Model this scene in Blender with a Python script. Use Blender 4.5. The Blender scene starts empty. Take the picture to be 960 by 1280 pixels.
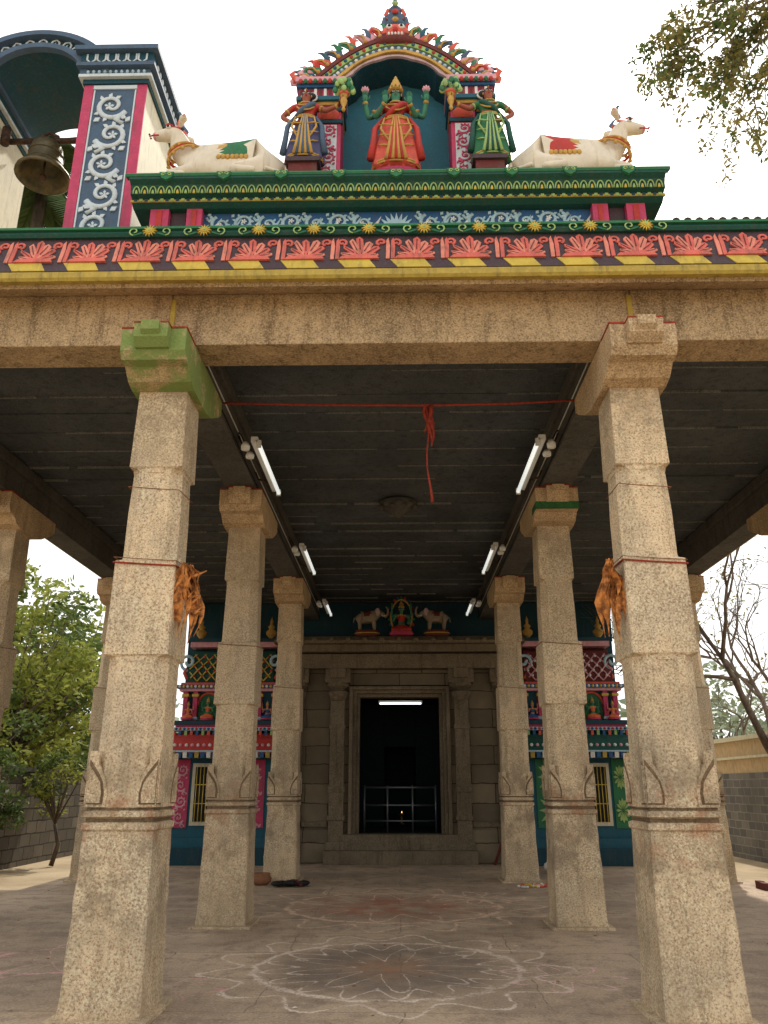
import bpy, bmesh, math, random
from mathutils import Vector, Matrix
random.seed(7)
pi=math.pi
def S(r,g,b):
    def c(x):
        x/=255.0
        return x/12.92 if x<=0.04045 else ((x+0.055)/1.055)**2.4
    return (c(r),c(g),c(b),1.0)

# ------------------------------------------------------------ materials
class NT:
    def __init__(s,name):
        s.m=bpy.data.materials.new(name); s.m.use_nodes=True
        s.t=s.m.node_tree; s.n=s.t.nodes; s.l=s.t.links
        s.b=s.n['Principled BSDF']
        g=s.n.new('ShaderNodeNewGeometry'); s.pos=g.outputs['Position']; s.geo=g
    def link(s,a,b): s.l.new(a,b)
    def setin(s,inp,v):
        if isinstance(v,bpy.types.NodeSocket): s.l.new(v,inp)
        else: inp.default_value=v
    def math(s,op,a,b=0.0,c=None,clamp=False):
        n=s.n.new('ShaderNodeMath'); n.operation=op; n.use_clamp=clamp
        s.setin(n.inputs[0],a); s.setin(n.inputs[1],b)
        if c is not None: s.setin(n.inputs[2],c)
        return n.outputs[0]
    def noise(s,scale,detail=4,rough=.55,vec=None,dist=0.0):
        n=s.n.new('ShaderNodeTexNoise'); n.inputs['Scale'].default_value=scale
        n.inputs['Detail'].default_value=detail; n.inputs['Roughness'].default_value=rough
        n.inputs['Distortion'].default_value=dist
        s.l.new(vec if vec is not None else s.pos,n.inputs['Vector']); return n.outputs['Fac']
    def ramp(s,v,lo,hi,a=0.0,b=1.0):
        n=s.n.new('ShaderNodeMapRange'); n.clamp=True
        s.setin(n.inputs[0],v); n.inputs[1].default_value=lo; n.inputs[2].default_value=hi
        n.inputs[3].default_value=a; n.inputs[4].default_value=b; return n.outputs[0]
    def mix(s,f,a,b,mode='MIX'):
        n=s.n.new('ShaderNodeMix'); n.data_type='RGBA'; n.blend_type=mode
        s.setin(n.inputs[0],f); s.setin(n.inputs[6],a); s.setin(n.inputs[7],b); return n.outputs[2]
    def xyz(s):
        n=s.n.new('ShaderNodeSeparateXYZ'); s.l.new(s.pos,n.inputs[0]); return n.outputs
    def comb(s,x,y,z=0.0):
        n=s.n.new('ShaderNodeCombineXYZ'); s.setin(n.inputs[0],x); s.setin(n.inputs[1],y); s.setin(n.inputs[2],z); return n.outputs[0]
    def scalev(s,sx,sy,sz):
        n=s.n.new('ShaderNodeMapping'); s.l.new(s.pos,n.inputs[0]); n.inputs['Scale'].default_value=(sx,sy,sz); return n.outputs[0]
    def bump(s,h,strength=.3,dist=.01):
        n=s.n.new('ShaderNodeBump'); n.inputs['Strength'].default_value=strength; n.inputs['Distance'].default_value=dist
        s.l.new(h,n.inputs['Height']); s.l.new(n.outputs[0],s.b.inputs['Normal'])
    def col(s,c,rough=.85,spec=.2):
        s.setin(s.b.inputs['Base Color'],c); s.b.inputs['Roughness'].default_value=rough
        s.b.inputs['Specular IOR Level'].default_value=spec
        return s.m

def scale_c(c,k): return (min(.85,c[0]*k),min(.85,c[1]*k),min(.85,c[2]*k),1)

def granite(name,base,dark=.5,light=1.2,speck=.5,stain=.5,low=False,bumpd=.008,green=None,grain=58):
    t=NT(name)
    big=t.noise(1.1,4,.6)
    med=t.noise(9,4,.7)
    fine=t.noise(grain,3,.75)
    streak=t.noise(3.0,4,.65,t.scalev(3.5,3.5,.4))
    c=t.mix(t.ramp(big,.38,.62),scale_c(base,.76),scale_c(base,1.1))
    if low:
        g2=t.noise(1.9,4,.6,t.scalev(1.3,1.3,.8))
        c=t.mix(t.ramp(g2,.46,.60,0,.55),c,(base[0]*.70,base[1]*.76,base[2]*.86,1))
    c=t.mix(t.ramp(med,.48,.66,0,.42),c,scale_c(base,dark*1.1))
    c=t.mix(t.ramp(streak,.52,.70,0,stain),c,(base[0]*.36,base[1]*.33,base[2]*.31,1))
    c=t.mix(t.ramp(fine,.53,.62,0,speck),c,scale_c(base,light*1.3))
    c=t.mix(t.ramp(fine,.47,.38,0,speck*1.25),c,scale_c(base,dark*.5))
    if low:
        z=t.xyz()[2]
        m=t.math('MULTIPLY',t.ramp(z,.2,.8),t.ramp(z,2.6,1.6))
        m=t.math('MULTIPLY',m,t.ramp(t.noise(2.2,5,.7),.45,.58))
        c=t.mix(t.math('MULTIPLY',m,.62),c,scale_c(base,.22))
        m2=t.math('MULTIPLY',t.ramp(z,1.75,1.45),t.ramp(z,.9,1.3))
        m2=t.math('MULTIPLY',m2,t.ramp(t.noise(5,3,.6),.55,.64))
        c=t.mix(t.math('MULTIPLY',m2,.45),c,S(156,86,46))
        m3=t.math('MULTIPLY',t.ramp(z,.7,.0),t.ramp(t.noise(2.1,4,.65),.40,.6))
        c=t.mix(t.math('MULTIPLY',m3,.55),c,scale_c(base,.4))
        m4=t.math('MULTIPLY',t.ramp(z,3.6,5.0),t.ramp(t.noise(3.1,4,.7),.44,.6))
        c=t.mix(t.math('MULTIPLY',m4,.5),c,scale_c(base,.36))
        oi=t.n.new('ShaderNodeObjectInfo')
        c=t.mix(t.math('MULTIPLY',oi.outputs['Random'],.28),c,scale_c(base,.42))
    if green:
        c=t.mix(t.ramp(t.noise(4,4,.6),.36,.48,0,.8),c,green)
    t.bump(t.math('ADD',t.math('MULTIPLY',fine,.6),t.math('MULTIPLY',med,1.8)),.85,bumpd)
    return t.col(c,.9,.15)

def paint(name,rgb,rough=.65,var=.4,spec=.3):
    t=NT(name)
    a=t.noise(7,4,.65); b=t.noise(45,2,.6)
    c=t.mix(t.ramp(a,.38,.66,0,var),rgb,(rgb[0]*.5+.012,rgb[1]*.5+.012,rgb[2]*.5+.012,1))
    c=t.mix(t.ramp(b,.55,.68,0,var*.6),c,(min(.85,rgb[0]*1.1+.08),min(.85,rgb[1]*1.1+.08),min(.85,rgb[2]*1.1+.08),1))
    st=t.noise(5,4,.6,t.scalev(3,3,.5))
    c=t.mix(t.ramp(st,.53,.74,0,var*1.1),c,(.085,.075,.06,1))
    t.bump(b,.3,.003)
    return t.col(c,rough,spec)

def brickmat(name,c1,c2,mort,axes,bw,bh,ms,bumpd=.02,stain=.5):
    t=NT(name); X=t.xyz()
    wv=t.math('MULTIPLY',t.math('SUBTRACT',t.noise(3,2,.6),.5),bh*.18)
    v=t.comb(t.math('ADD',X[axes[0]],wv),t.math('ADD',X[axes[1]],wv))
    n=t.n.new('ShaderNodeTexBrick'); t.link(v,n.inputs['Vector'])
    n.inputs['Scale'].default_value=1; n.inputs['Brick Width'].default_value=bw; n.inputs['Row Height'].default_value=bh
    n.inputs['Mortar Size'].default_value=ms; n.inputs['Mortar Smooth'].default_value=.3
    n.inputs['Color1'].default_value=c1; n.inputs['Color2'].default_value=c2; n.inputs['Mortar'].default_value=mort
    n.inputs['Bias'].default_value=0
    big=t.noise(1.1,4,.6); fine=t.noise(50,3,.7); med=t.noise(6,4,.6)
    c=t.mix(t.ramp(big,.38,.66,0,stain),n.outputs['Color'],scale_c(c1,.45))
    c=t.mix(t.ramp(med,.5,.7,0,.4),c,scale_c(c2,1.35))
    c=t.mix(t.ramp(fine,.45,.35,0,.4),c,scale_c(c1,.4))
    h=t.math('SUBTRACT',t.math('MULTIPLY',med,.5),n.outputs['Fac'])
    t.bump(h,.5,bumpd)
    return t,c

STONE=S(228,199,162)
M={}
M['pillar']=granite('pillar_granite',STONE,low=True,speck=.6,stain=.5)
M['pillardk']=granite('carving_recess_painted_shade',S(122,100,76),speck=.4,stain=.3)  # darker stone colour paints shade into the carved recesses
M['beam']=granite('beam_granite',S(184,158,122),stain=.85,speck=.5,dark=.40)
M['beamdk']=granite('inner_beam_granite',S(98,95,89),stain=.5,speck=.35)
M['bracket']=granite('bracket_granite',S(206,176,138),stain=.55,speck=.55)
M['bracketg']=granite('bracket_green_paint',S(196,174,130),stain=.4,speck=.4,green=S(112,142,72))
M['green_old']=granite('old_green_paint',S(60,110,66),stain=.4,speck=.3)
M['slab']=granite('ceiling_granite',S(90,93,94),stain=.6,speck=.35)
M['joint']=granite('lime_joint',S(134,134,128),stain=.8)
t,c=brickmat('temple_wall_stone',S(146,132,108),S(112,102,86),S(50,44,36),(0,2),1.1,.42,.012); M['wallst']=t.col(c,.9,.1)
M['frame']=granite('door_frame_stone',S(130,117,96),stain=.65)
t,c=brickmat('granite_compound_wall',S(120,112,102),S(90,86,80),S(60,55,48),(1,2),.55,.28,.018,.03); M['cwall']=t.col(c,.95,.1)
t,c=brickmat('grey_brick',S(132,128,124),S(100,98,98),S(150,145,138),(1,2),.42,.2,.014,.02); M['gbrick']=t.col(c,.95,.1)

def C(name,r,g,b,**k):
    M[name]=paint(name+'_paint',S(r,g,b),**k)
C('yellow',208,180,74); C('oldyellow',188,162,72,var=.6); C('coral',220,96,78); C('friezered',222,108,94,var=.6); C('friezepink',232,140,118,var=.6); C('dkpurple',74,56,62); C('green',48,118,78); C('dkgreen',26,80,68)
C('ltgreen',160,190,116); C('teal',34,94,112); C('dkteal',22,68,82); C('blue',46,92,140); C('ltblue',172,202,212); C('pink',196,68,104)
C('ltpink',224,162,172); C('red',190,58,50); C('cream',214,206,178,var=.3); C('white',226,224,216,var=.2); C('gold',200,158,78)
C('slate',76,98,122); C('pale',204,214,218,var=.25); C('skin_teal',66,132,102); C('skin_red',160,90,70); C('orange',222,112,60)
C('purple',80,78,116); C('hair',26,24,26); C('maroon',110,46,42); C('skin_pink',205,130,105); C('mauve',196,168,170); C('elegrey',152,136,116)
C('cow',226,214,192,var=.25); C('tan',196,166,122); C('black',18,18,18); C('niche',52,114,132,var=.3); C('claypot',150,100,66)
def simple(name,c,rough=.6,metal=0,emis=0):
    m=bpy.data.materials.new(name); m.use_nodes=True; b=m.node_tree.nodes['Principled BSDF']
    b.inputs['Base Color'].default_value=c; b.inputs['Roughness'].default_value=rough; b.inputs['Metallic'].default_value=metal
    if emis: b.inputs['Emission Color'].default_value=c; b.inputs['Emission Strength'].default_value=emis
    M[name]=m; return m
simple('tube_lit',(.95,1,.97,1),.4,0,.7); simple('tube_bright',(.95,1,1,1),.4,0,2.5)
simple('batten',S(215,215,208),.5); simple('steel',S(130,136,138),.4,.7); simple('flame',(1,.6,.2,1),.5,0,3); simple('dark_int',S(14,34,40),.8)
t=NT('bronze_bell'); M['bronze']=t.col(t.mix(t.ramp(t.noise(9,4,.6),.4,.7),S(104,90,62),S(52,56,46)),.5,.5); t.b.inputs['Metallic'].default_value=.45
t=NT('rusty_iron'); M['iron']=t.col(t.mix(t.ramp(t.noise(20,4,.6),.4,.7),S(50,40,34),S(90,60,42)),.7,.3)
t=NT('dry_leaf'); M['dryleaf']=t.col(t.mix(t.ramp(t.noise(18,4,.6),.38,.62),S(212,138,72),S(120,74,40)),.8,.2)
t=NT('red_thread'); M['thread']=t.col(t.mix(t.ramp(t.noise(30,2,.6),.35,.7),S(168,70,56),S(120,56,46)),.9,.1)
t=NT('tan_thread'); M['string']=t.col(t.mix(t.ramp(t.noise(30,2,.6),.35,.7),S(150,104,70),S(108,72,52)),.9,.1)
t=NT('clay_tile'); M['tile']=t.col(t.mix(t.ramp(t.noise(8,4,.6),.35,.7),S(80,62,54),S(48,40,36)),.9,.1)
t=NT('bark'); b_=t.noise(12,4,.65,t.scalev(1,1,.3)); t.bump(b_,.6,.02); M['bark']=t.col(t.mix(t.ramp(b_,.35,.7),S(120,106,92),S(76,66,58)),.95,.1)

def leafmat(name,c1,c2,trans=.35):
    m=bpy.data.materials.new(name); m.use_nodes=True; n=m.node_tree.nodes; l=m.node_tree.links
    b=n['Principled BSDF']; out=n['Material Output']
    g=n.new('ShaderNodeNewGeometry')
    mx=n.new('ShaderNodeMix'); mx.data_type='RGBA'; mx.inputs[6].default_value=c1; mx.inputs[7].default_value=c2
    l.new(g.outputs['Random Per Island'],mx.inputs[0]); l.new(mx.outputs[2],b.inputs['Base Color'])
    b.inputs['Roughness'].default_value=.6; b.inputs['Specular IOR Level'].default_value=.2
    if trans:
        tr=n.new('ShaderNodeBsdfTranslucent'); l.new(mx.outputs[2],tr.inputs['Color'])
        ms=n.new('ShaderNodeMixShader'); ms.inputs[0].default_value=trans
        l.new(b.outputs[0],ms.inputs[1]); l.new(tr.outputs[0],ms.inputs[2]); l.new(ms.outputs[0],out.inputs[0])
    M[name]=m
leafmat('leaf_a',S(112,126,50),S(166,168,82),.4); leafmat('leaf_b',S(60,82,42),S(104,118,58),.3); leafmat('leaf_c',S(100,98,54),S(146,134,76),.35)
leafmat('leaf_far',S(130,142,120),S(158,168,140),0); leafmat('leaf_palm',S(50,72,40),S(84,100,54),.2)

# ------------------------------------------------------------ mesh builder
class MB:
    def __init__(s): s.v=[];s.f=[];s.mi=[];s.sm=[];s.mats=[]
    def m(s,mat):
        mat=M[mat] if isinstance(mat,str) else mat
        if mat not in s.mats: s.mats.append(mat)
        return s.mats.index(mat)
    def add(s,vs,fs,mat,smooth=False):
        o=len(s.v); k=s.m(mat); s.v.extend([tuple(p) for p in vs])
        for f in fs: s.f.append([i+o for i in f]); s.mi.append(k); s.sm.append(smooth)
    def box(s,x0,x1,y0,y1,z0,z1,mat):
        vs=[(x,y,z) for x in(x0,x1) for y in(y0,y1) for z in(z0,z1)]
        s.add(vs,[(0,1,3,2),(4,6,7,5),(0,4,5,1),(2,3,7,6),(0,2,6,4),(1,5,7,3)],mat)
    def extr(s,pts,vec,mat):
        n=len(pts); vec=Vector(vec); a=[Vector(p) for p in pts]
        s.add(a+[p+vec for p in a],[tuple(range(n)),tuple(range(2*n-1,n-1,-1))]+[(i,(i+1)%n,n+(i+1)%n,n+i) for i in range(n)],mat)
    def prx(s,prof,x0,x1,mat): s.extr([(x0,y,z) for y,z in prof],(x1-x0,0,0),mat)
    def loft(s,rings,mat,smooth=True,cap=True,closed=True):
        n=len(rings[0]); vs=[p for r in rings for p in r]; fs=[]
        for i in range(len(rings)-1):
            for j in range(n if closed else n-1):
                k=(j+1)%n; fs.append((i*n+j,i*n+k,(i+1)*n+k,(i+1)*n+j))
        if cap and closed: fs.append(tuple(range(n-1,-1,-1))); fs.append(tuple(range((len(rings)-1)*n,len(rings)*n)))
        s.add(vs,fs,mat,smooth)
    def lathe(s,cx,cy,prof,mat,n=20,smooth=True,fx=1,fy=1):
        s.loft([[(cx+max(r,.0005)*fx*math.cos(2*pi*j/n),cy+max(r,.0005)*fy*math.sin(2*pi*j/n),z) for j in range(n)] for r,z in prof],mat,smooth)
    def ell(s,c,r,mat,n=12,rot=None):
        if not hasattr(r,'__len__'): r=(r,r,r)
        R=rot or Matrix.Identity(3); c=Vector(c); rings=[]
        k=max(5,n//2+1)
        for i in range(k):
            a=-pi/2+pi*i/(k-1); a=max(-pi/2+.05,min(pi/2-.05,a))
            rings.append([c+R@Vector((r[0]*math.cos(a)*math.cos(2*pi*j/n),r[1]*math.cos(a)*math.sin(2*pi*j/n),r[2]*math.sin(a))) for j in range(n)])
        s.loft(rings,mat,True)
    def tube(s,path,rad,mat,n=8,flat=None,flatk=.4):
        P=[Vector(p) for p in path]
        if not hasattr(rad,'__len__'): rad=[rad]*len(P)
        rings=[]; up=None
        for i,p in enumerate(P):
            t=(P[min(i+1,len(P)-1)]-P[max(i-1,0)])
            if t.length<1e-9: t=Vector((0,0,1))
            t.normalize()
            if flat is not None:
                nn=Vector(flat); a=t.cross(nn)
                a=a.normalized() if a.length>1e-6 else Vector((1,0,0)); b=nn*flatk
            else:
                if up is None: up=Vector((0,0,1)) if abs(t.z)<.9 else Vector((1,0,0))
                a=t.cross(up); a=a.normalized() if a.length>1e-6 else Vector((1,0,0)); b=a.cross(t).normalized(); up=b
            rings.append([p+(a*math.cos(2*pi*j/n)+b*math.sin(2*pi*j/n))*rad[i] for j in range(n)])
        s.loft(rings,mat,True)
    def build(s,name,parent=None,bevel=0,loc=None):
        me=bpy.data.meshes.new(name); me.from_pydata(s.v,[],s.f)
        for m in s.mats: me.materials.append(m)
        me.polygons.foreach_set('material_index',s.mi); me.polygons.foreach_set('use_smooth',s.sm)
        bm=bmesh.new(); bm.from_mesh(me); bmesh.ops.recalc_face_normals(bm,faces=bm.faces); bm.to_mesh(me); bm.free()
        o=bpy.data.objects.new(name,me); bpy.context.scene.collection.objects.link(o)
        if parent: o.parent=parent
        if loc: o.location=loc
        if bevel:
            b=o.modifiers.new('bevel','BEVEL'); b.width=bevel; b.segments=2; b.limit_method='ANGLE'; b.angle_limit=math.radians(40)
        return o
def empty(name,loc=(0,0,0)):
    e=bpy.data.objects.new(name,None); e.location=loc; bpy.context.scene.collection.objects.link(e); return e

class Fr:
    def __init__(s,o,ex,ey,n): s.o=Vector(o);s.ex=Vector(ex).normalized();s.ey=Vector(ey).normalized();s.n=Vector(n).normalized()
    def p(s,x,y,h=0): return s.o+s.ex*x+s.ey*y+s.n*h
def plate(mb,fr,pts,h0,h1,mat): mb.extr([fr.p(x,y,h0) for x,y in pts],fr.n*(h1-h0),mat)
def ribbon(mb,fr,pts,r,mat,h=.004,n=6): mb.tube([fr.p(x,y,h) for x,y in pts],r,mat,n=n,flat=fr.n,flatk=.5)
def spiral(cx,cy,r,turns,a0,d,n=22,r1=.15):
    return [(cx+r*(1-(1-r1)*i/n)*math.cos(a0+d*2*pi*turns*i/n),cy+r*(1-(1-r1)*i/n)*math.sin(a0+d*2*pi*turns*i/n)) for i in range(n+1)]
def scrollband(mb,fr,L,H,mat,vertical=False,step=None,mat2=None,wk=1.0):
    step=step or H*1.05; n=max(1,int(L/step)); st=L/n
    def T(pts): return [((y,x) if vertical else (x,y)) for x,y in pts]
    for i in range(n):
        u=-L/2+st*(i+.5); d=1 if i%2==0 else -1
        r=min(H*.42,st*.5)
        sp=spiral(u,-d*H*.04,r,1.35,pi-pi*.35*d,d,26,.14)
        w=H*.062*wk
        ribbon(mb,fr,T(sp),[w*(1.1-.5*k/26) for k in range(27)],mat)
        x0,y0=sp[0]
        ribbon(mb,fr,T([(u-st*.62,d*H*.30),(u-st*.5,d*H*.12),(x0,y0)]),[w*.9,w*1.2,w*1.1],mat)
        c=sp[-1]
        for j in range(5):
            a=2*pi*j/5; plate(mb,fr,T([(c[0],c[1]),(c[0]+H*.09*math.cos(a-.4),c[1]+H*.09*math.sin(a-.4)),(c[0]+H*.13*math.cos(a),c[1]+H*.13*math.sin(a)),(c[0]+H*.09*math.cos(a+.4),c[1]+H*.09*math.sin(a+.4))]),.0,.010+.0007*j,mat2 or mat)
        for j in range(7):
            k=2+j*2; p=sp[k]; a=math.atan2(p[1]-sp[-1][1],p[0]-u)
            l=H*.15*wk; ca,sa=math.cos(a+.5*d),math.sin(a+.5*d); ww=H*.045*wk
            lf=[(p[0],p[1]),(p[0]+l*.5*ca+ww*sa,p[1]+l*.5*sa-ww*ca),(p[0]+l*ca,p[1]+l*sa),(p[0]+l*.5*ca-ww*sa,p[1]+l*.5*sa+ww*ca)]
            if all(abs(q[1])<H*.5 for q in lf): plate(mb,fr,T(lf),0,.009+.0006*j,mat)
        for (du,dv,a) in((-.5,.42*d,.6),(-.5,-.36*d,-2.2),(-.42,.3*d,2.0)):
            bx_=u+du*st; by=dv*H; ca,sa=math.cos(a),math.sin(a); l=H*.2; ww=H*.06*wk
            plate(mb,fr,T([(bx_-l*ca*.5,by-l*sa*.5),(bx_+ww*sa,by-ww*ca),(bx_+l*ca*.5,by+l*sa*.5),(bx_-ww*sa,by+ww*ca)]),0,.015,mat)

def skin(name,J,B,mats,classify,parent,sub=2,loc=None):
    names=list(J); idx={k:i for i,k in enumerate(names)}
    me=bpy.data.meshes.new(name); me.from_pydata([J[k][:3] for k in names],[(idx[a],idx[b]) for a,b in B],[])
    o=bpy.data.objects.new(name,me); bpy.context.scene.collection.objects.link(o)
    o.modifiers.new('sk','SKIN')
    for i,k in enumerate(names):
        r=J[k][3:]; me.skin_vertices[0].data[i].radius=(r[0],r[1] if len(r)>1 else r[0])
    sb=o.modifiers.new('ss','SUBSURF'); sb.levels=sub; sb.render_levels=sub
    dg=bpy.context.evaluated_depsgraph_get(); dg.update()
    nm=bpy.data.meshes.new_from_object(o.evaluated_get(dg))
    o.modifiers.clear(); o.data=nm; nm.materials.clear()
    for m in mats: nm.materials.append(M[m])
    for p in nm.polygons:
        p.use_smooth=True; p.material_index=classify(p.center) if classify else 0
    o.parent=parent
    if loc: o.location=loc
    return o

def hand(mb,w,d,side,nrm,s,mat,curl=.5):
    w=Vector(w); d=Vector(d).normalized(); side=Vector(side).normalized(); nrm=Vector(nrm).normalized()
    mb.loft([[w+d*s*f+side*math.cos(a)*s*wd+nrm*math.sin(a)*s*.10 for a in [2*pi*j/8 for j in range(8)]] for f,wd in[(-.05,.14),(.1,.2),(.3,.24),(.5,.22),(.54,.16)]],mat)
    for k,l in enumerate((.46,.52,.48,.36)):
        b=w+d*s*.48+side*s*(.17-.115*k)
        mb.tube([b,b+d*s*l*.45+nrm*s*.02,b+d*s*l*(.8-.2*curl)+nrm*s*.14*curl,b+d*s*l*(1-.4*curl)+nrm*s*.28*curl],[s*.055,s*.052,s*.047,s*.034],mat,n=6)
    b=w+d*s*.15+side*s*.18
    mb.tube([b,b+side*s*.16+d*s*.14,b+side*s*.2+d*s*.32+nrm*s*.06],[s*.065,s*.058,s*.04],mat,n=6)

def face(mb,c,r,lip='red'):
    x,y,z=c
    for sx in(-1,1):
        mb.ell((x+sx*r*.38,y-r*.80,z+r*.08),(r*.24,r*.10,r*.13),'white',8)
        mb.ell((x+sx*r*.38,y-r*.89,z+r*.08),(r*.10,r*.05,r*.11),'black',6)
        mb.tube([(x+sx*r*.15,y-r*.90,z+r*.28),(x+sx*r*.42,y-r*.88,z+r*.36),(x+sx*r*.66,y-r*.70,z+r*.26)],r*.05,'black',n=5)
        mb.ell((x+sx*r*.93,y,z),(r*.14,r*.2,r*.3),'gold',6)
    mb.ell((x,y-r*.2-r*.78,z-r*.14),(r*.12,r*.16,r*.26),'skin_face',8)
    mb.ell((x,y-r*.84,z-r*.5),(r*.26,r*.1,r*.09),lip,8)
    mb.ell((x,y-r*.93,z+r*.42),(r*.08,r*.04,r*.12),'red',6)

XS=1.17
def woman(name,loc,H,skn,blouse,skirt,trim,pose,crown=False,mirror=1,hold=None,wide=1.15,fold=None):
    e=empty(name,loc); M['skin_face']=M[skn]
    q=lambda x,y,z:(H*x*mirror*XS,H*y,H*z)
    sway=pose.get('sway',0)
    J={'pel':(0,0,.52,.09,.065),'wst':(sway*.4,0,.615,.060,.048),'chs':(sway*.2,-.008,.72,.09,.066),'nb':(0,0,.80,.042),'nk':(0,0,.84,.03),'h1':(0,-.008,.885,.050,.05),'h2':(0,0,.945,.052,.054)}
    Bn=[('pel','wst'),('wst','chs'),('chs','nb'),('nb','nk'),('nk','h1'),('h1','h2')]
    for sd in(-1,1):
        k='L' if sd<0 else 'R'
        J['hp'+k]=(sd*.05,0,.47,.06);J['kn'+k]=(sd*.05,-.02,.27,.045);J['an'+k]=(sd*.05,0,.045,.026);J['to'+k]=(sd*.06,-.085,.018,.022)
        Bn+=[('pel','hp'+k),('hp'+k,'kn'+k),('kn'+k,'an'+k),('an'+k,'to'+k)]
    for i,arm in enumerate(pose['arms']):
        sd,el,wr,hd,side,nrm,back=arm
        k=str(i); by=.03 if back else -.005
        J['s'+k]=(sd*.108,by,.775,.036);J['e'+k]=el+(.029,);J['w'+k]=wr+(.020,)
        Bn+=[('chs' if not back else 'nb','s'+k),('s'+k,'e'+k),('e'+k,'w'+k)]
    JS={k:tuple(q(*v[:3]))+tuple(H*r for r in v[3:]) for k,v in J.items()}
    def cl(c):
        z=c.z/H; x=abs(c.x)/H
        if z>.655 and z<.80 and x<.165 and abs(c.y)/H<.11: return 1
        if z<.6 and x<.15 : return 2
        return 0
    skin(name+'_body',JS,Bn,[skn,blouse,skirt],cl,e)
    mb=MB()
    for arm in pose['arms']:
        sd,el,wr,hd,side,nrm,back=arm
        mm=lambda v:(v[0]*mirror,v[1],v[2])
        hand(mb,q(*wr),mm(hd),mm(side),mm(nrm),.12*H,skn,pose.get('curl',.5))
        wv=Vector(q(*wr)); ev=Vector(q(*el))
        for f in(.08,.14):
            p=wv.lerp(ev,f); ddir=(ev-wv).normalized()
            mb.tube([p-ddir*.006*H,p+ddir*.006*H],.026*H,'gold',n=8)
        sv=Vector(q(sd*.105,.0,.775)); p=sv.lerp(ev,.55); ddir=(ev-sv).normalized()
        mb.tube([p-ddir*.01*H,p+ddir*.01*H],.037*H,trim,n=8)
    W=wide
    rings=[]
    for i in range(15):
        f=i/14; z=.61-.58*f; rx=(.085+.045*math.sin(f*pi*.6)+.030*f)*W; ry=.068+.02*math.sin(f*pi*.6)+.03*f
        rings.append([q(sway*.4*(1-f)+rx*math.cos(a)*(1+.07*f*math.sin(a*9)),ry*math.sin(a)*(1+.13*f*math.sin(a*9)),z-.014*math.sin(a*5)*f) for a in [2*pi*j/72 for j in range(72)]])
    mb.loft(rings,skirt)
    fd=fold or skirt
    for k in range(7):
        x=-.03+.01*k
        mb.tube([q(x*.5,-.078,.6),q(x*1.2,-.118,.4),q(x*1.8,-.13,.2),q(x*2.6,-.13,.045)],[.009*H,.013*H,.016*H,.019*H],fd if k%2 else trim,n=6)
    for sd in(-1,1):
        mb.tube([q(sd*.09*W,-.04,.60),q(sd*.14*W,-.06,.45),q(sd*.15*W,-.07,.28),q(sd*.17*W,-.06,.10)],[.014*H,.028*H,.030*H,.036*H],fd,n=8)
        mb.tube([q(sd*.075*W,-.07,.58),q(sd*.10*W,-.10,.42),q(sd*.05*W,-.13,.26)],[.008*H,.012*H,.010*H],trim,n=6)
        for j in range(3):
            z=.46-.12*j; mb.tube([q(sd*.02,-.125,z-.02),q(sd*.08*W,-.115,z),q(sd*.12*W,-.07,z+.03)],[.004*H,.009*H,.004*H],trim,n=5)
    for z,rx,ry,m_ in((.04,.150,.12,trim),(.065,.152,.118,'gold'),(.605,.09,.074,'gold'),(.58,.098,.077,trim)):
        mb.tube([q(rx*W*math.cos(a),ry*math.sin(a),z) for a in [2*pi*j/28 for j in range(29)]],.010*H,m_,n=6)
    mb.tube([q(.09,-.01,.80),q(.055,-.07,.74),q(-.03,-.08,.66),q(-.09,-.04,.60)],[.022*H,.032*H,.028*H,.02*H],fd,n=8)
    for z,r_,dp in((.79,.05,.03),(.78,.065,.06),(.765,.08,.11)):
        mb.tube([q(r_*math.cos(a),-.01-.06*max(0,math.sin(-a))-.02,z-dp*max(0,math.sin(-a))) for a in [2*pi*j/20 for j in range(21)]],.009*H,'gold',n=5)
    face(mb,q(0,-.01,.915),.058*H)
    mb.ell(q(0,.026,.937),(.066*H,.058*H,.066*H),'hair',14)
    if crown:
        cz=.96
        mb.lathe(0,0,[(.068*H,cz*H),(.074*H,(cz+.02)*H),(.056*H,(cz+.03)*H),(.060*H,(cz+.06)*H),(.044*H,(cz+.07)*H),(.048*H,(cz+.1)*H),(.030*H,(cz+.11)*H),(.033*H,(cz+.14)*H),(.012*H,(cz+.16)*H),(.018*H,(cz+.18)*H),(0,(cz+.21)*H)],'gold',14)
        for a in range(7): mb.ell(((.066*math.cos(pi+a*pi/6))*H,(.066*math.sin(pi+a*pi/6))*H,(cz+.02)*H),.012*H,'red' if a%2 else 'green',6)
        for sd in(-1,1):
            mb.tube([(sd*.055*H,.03*H,.93*H),(sd*.085*H,.03*H,.87*H),(sd*.10*H,.02*H,.80*H)],[.032*H,.03*H,.014*H],'hair')
    else:
        mb.ell(q(.045,.05,.965),(.048*H,.04*H,.05*H),'hair',12)
        mb.tube([q(.045*math.cos(a)+.045,.04+.01,.965+.052*math.sin(a)) for a in [2*pi*j/14 for j in range(15)]],.011*H,'white',n=5)
        mb.tube([q(0,-.06,.965),q(0,-.03,.99),q(0,.0,1.0)],.008*H,'gold',n=5)
    if hold=='lotus':
        for arm in pose['arms'][:2]:
            w=Vector(q(*arm[2]))+Vector((0,-.01,.09*H))
            mb.tube([w-Vector((0,0,.08*H)),w],.008*H,'green',n=6)
            for k in range(8):
                a=2*pi*k/8
                mb.ell(w+Vector((math.cos(a)*.02*H,math.sin(a)*.02*H,.03*H)),(.014*H,.014*H,.034*H),'ltpink',6,Matrix.Rotation(.5,3,Vector((-math.sin(a),math.cos(a),0))))
            mb.ell(w+Vector((0,0,.03*H)),(.018*H,.018*H,.035*H),'pink',8)
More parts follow.
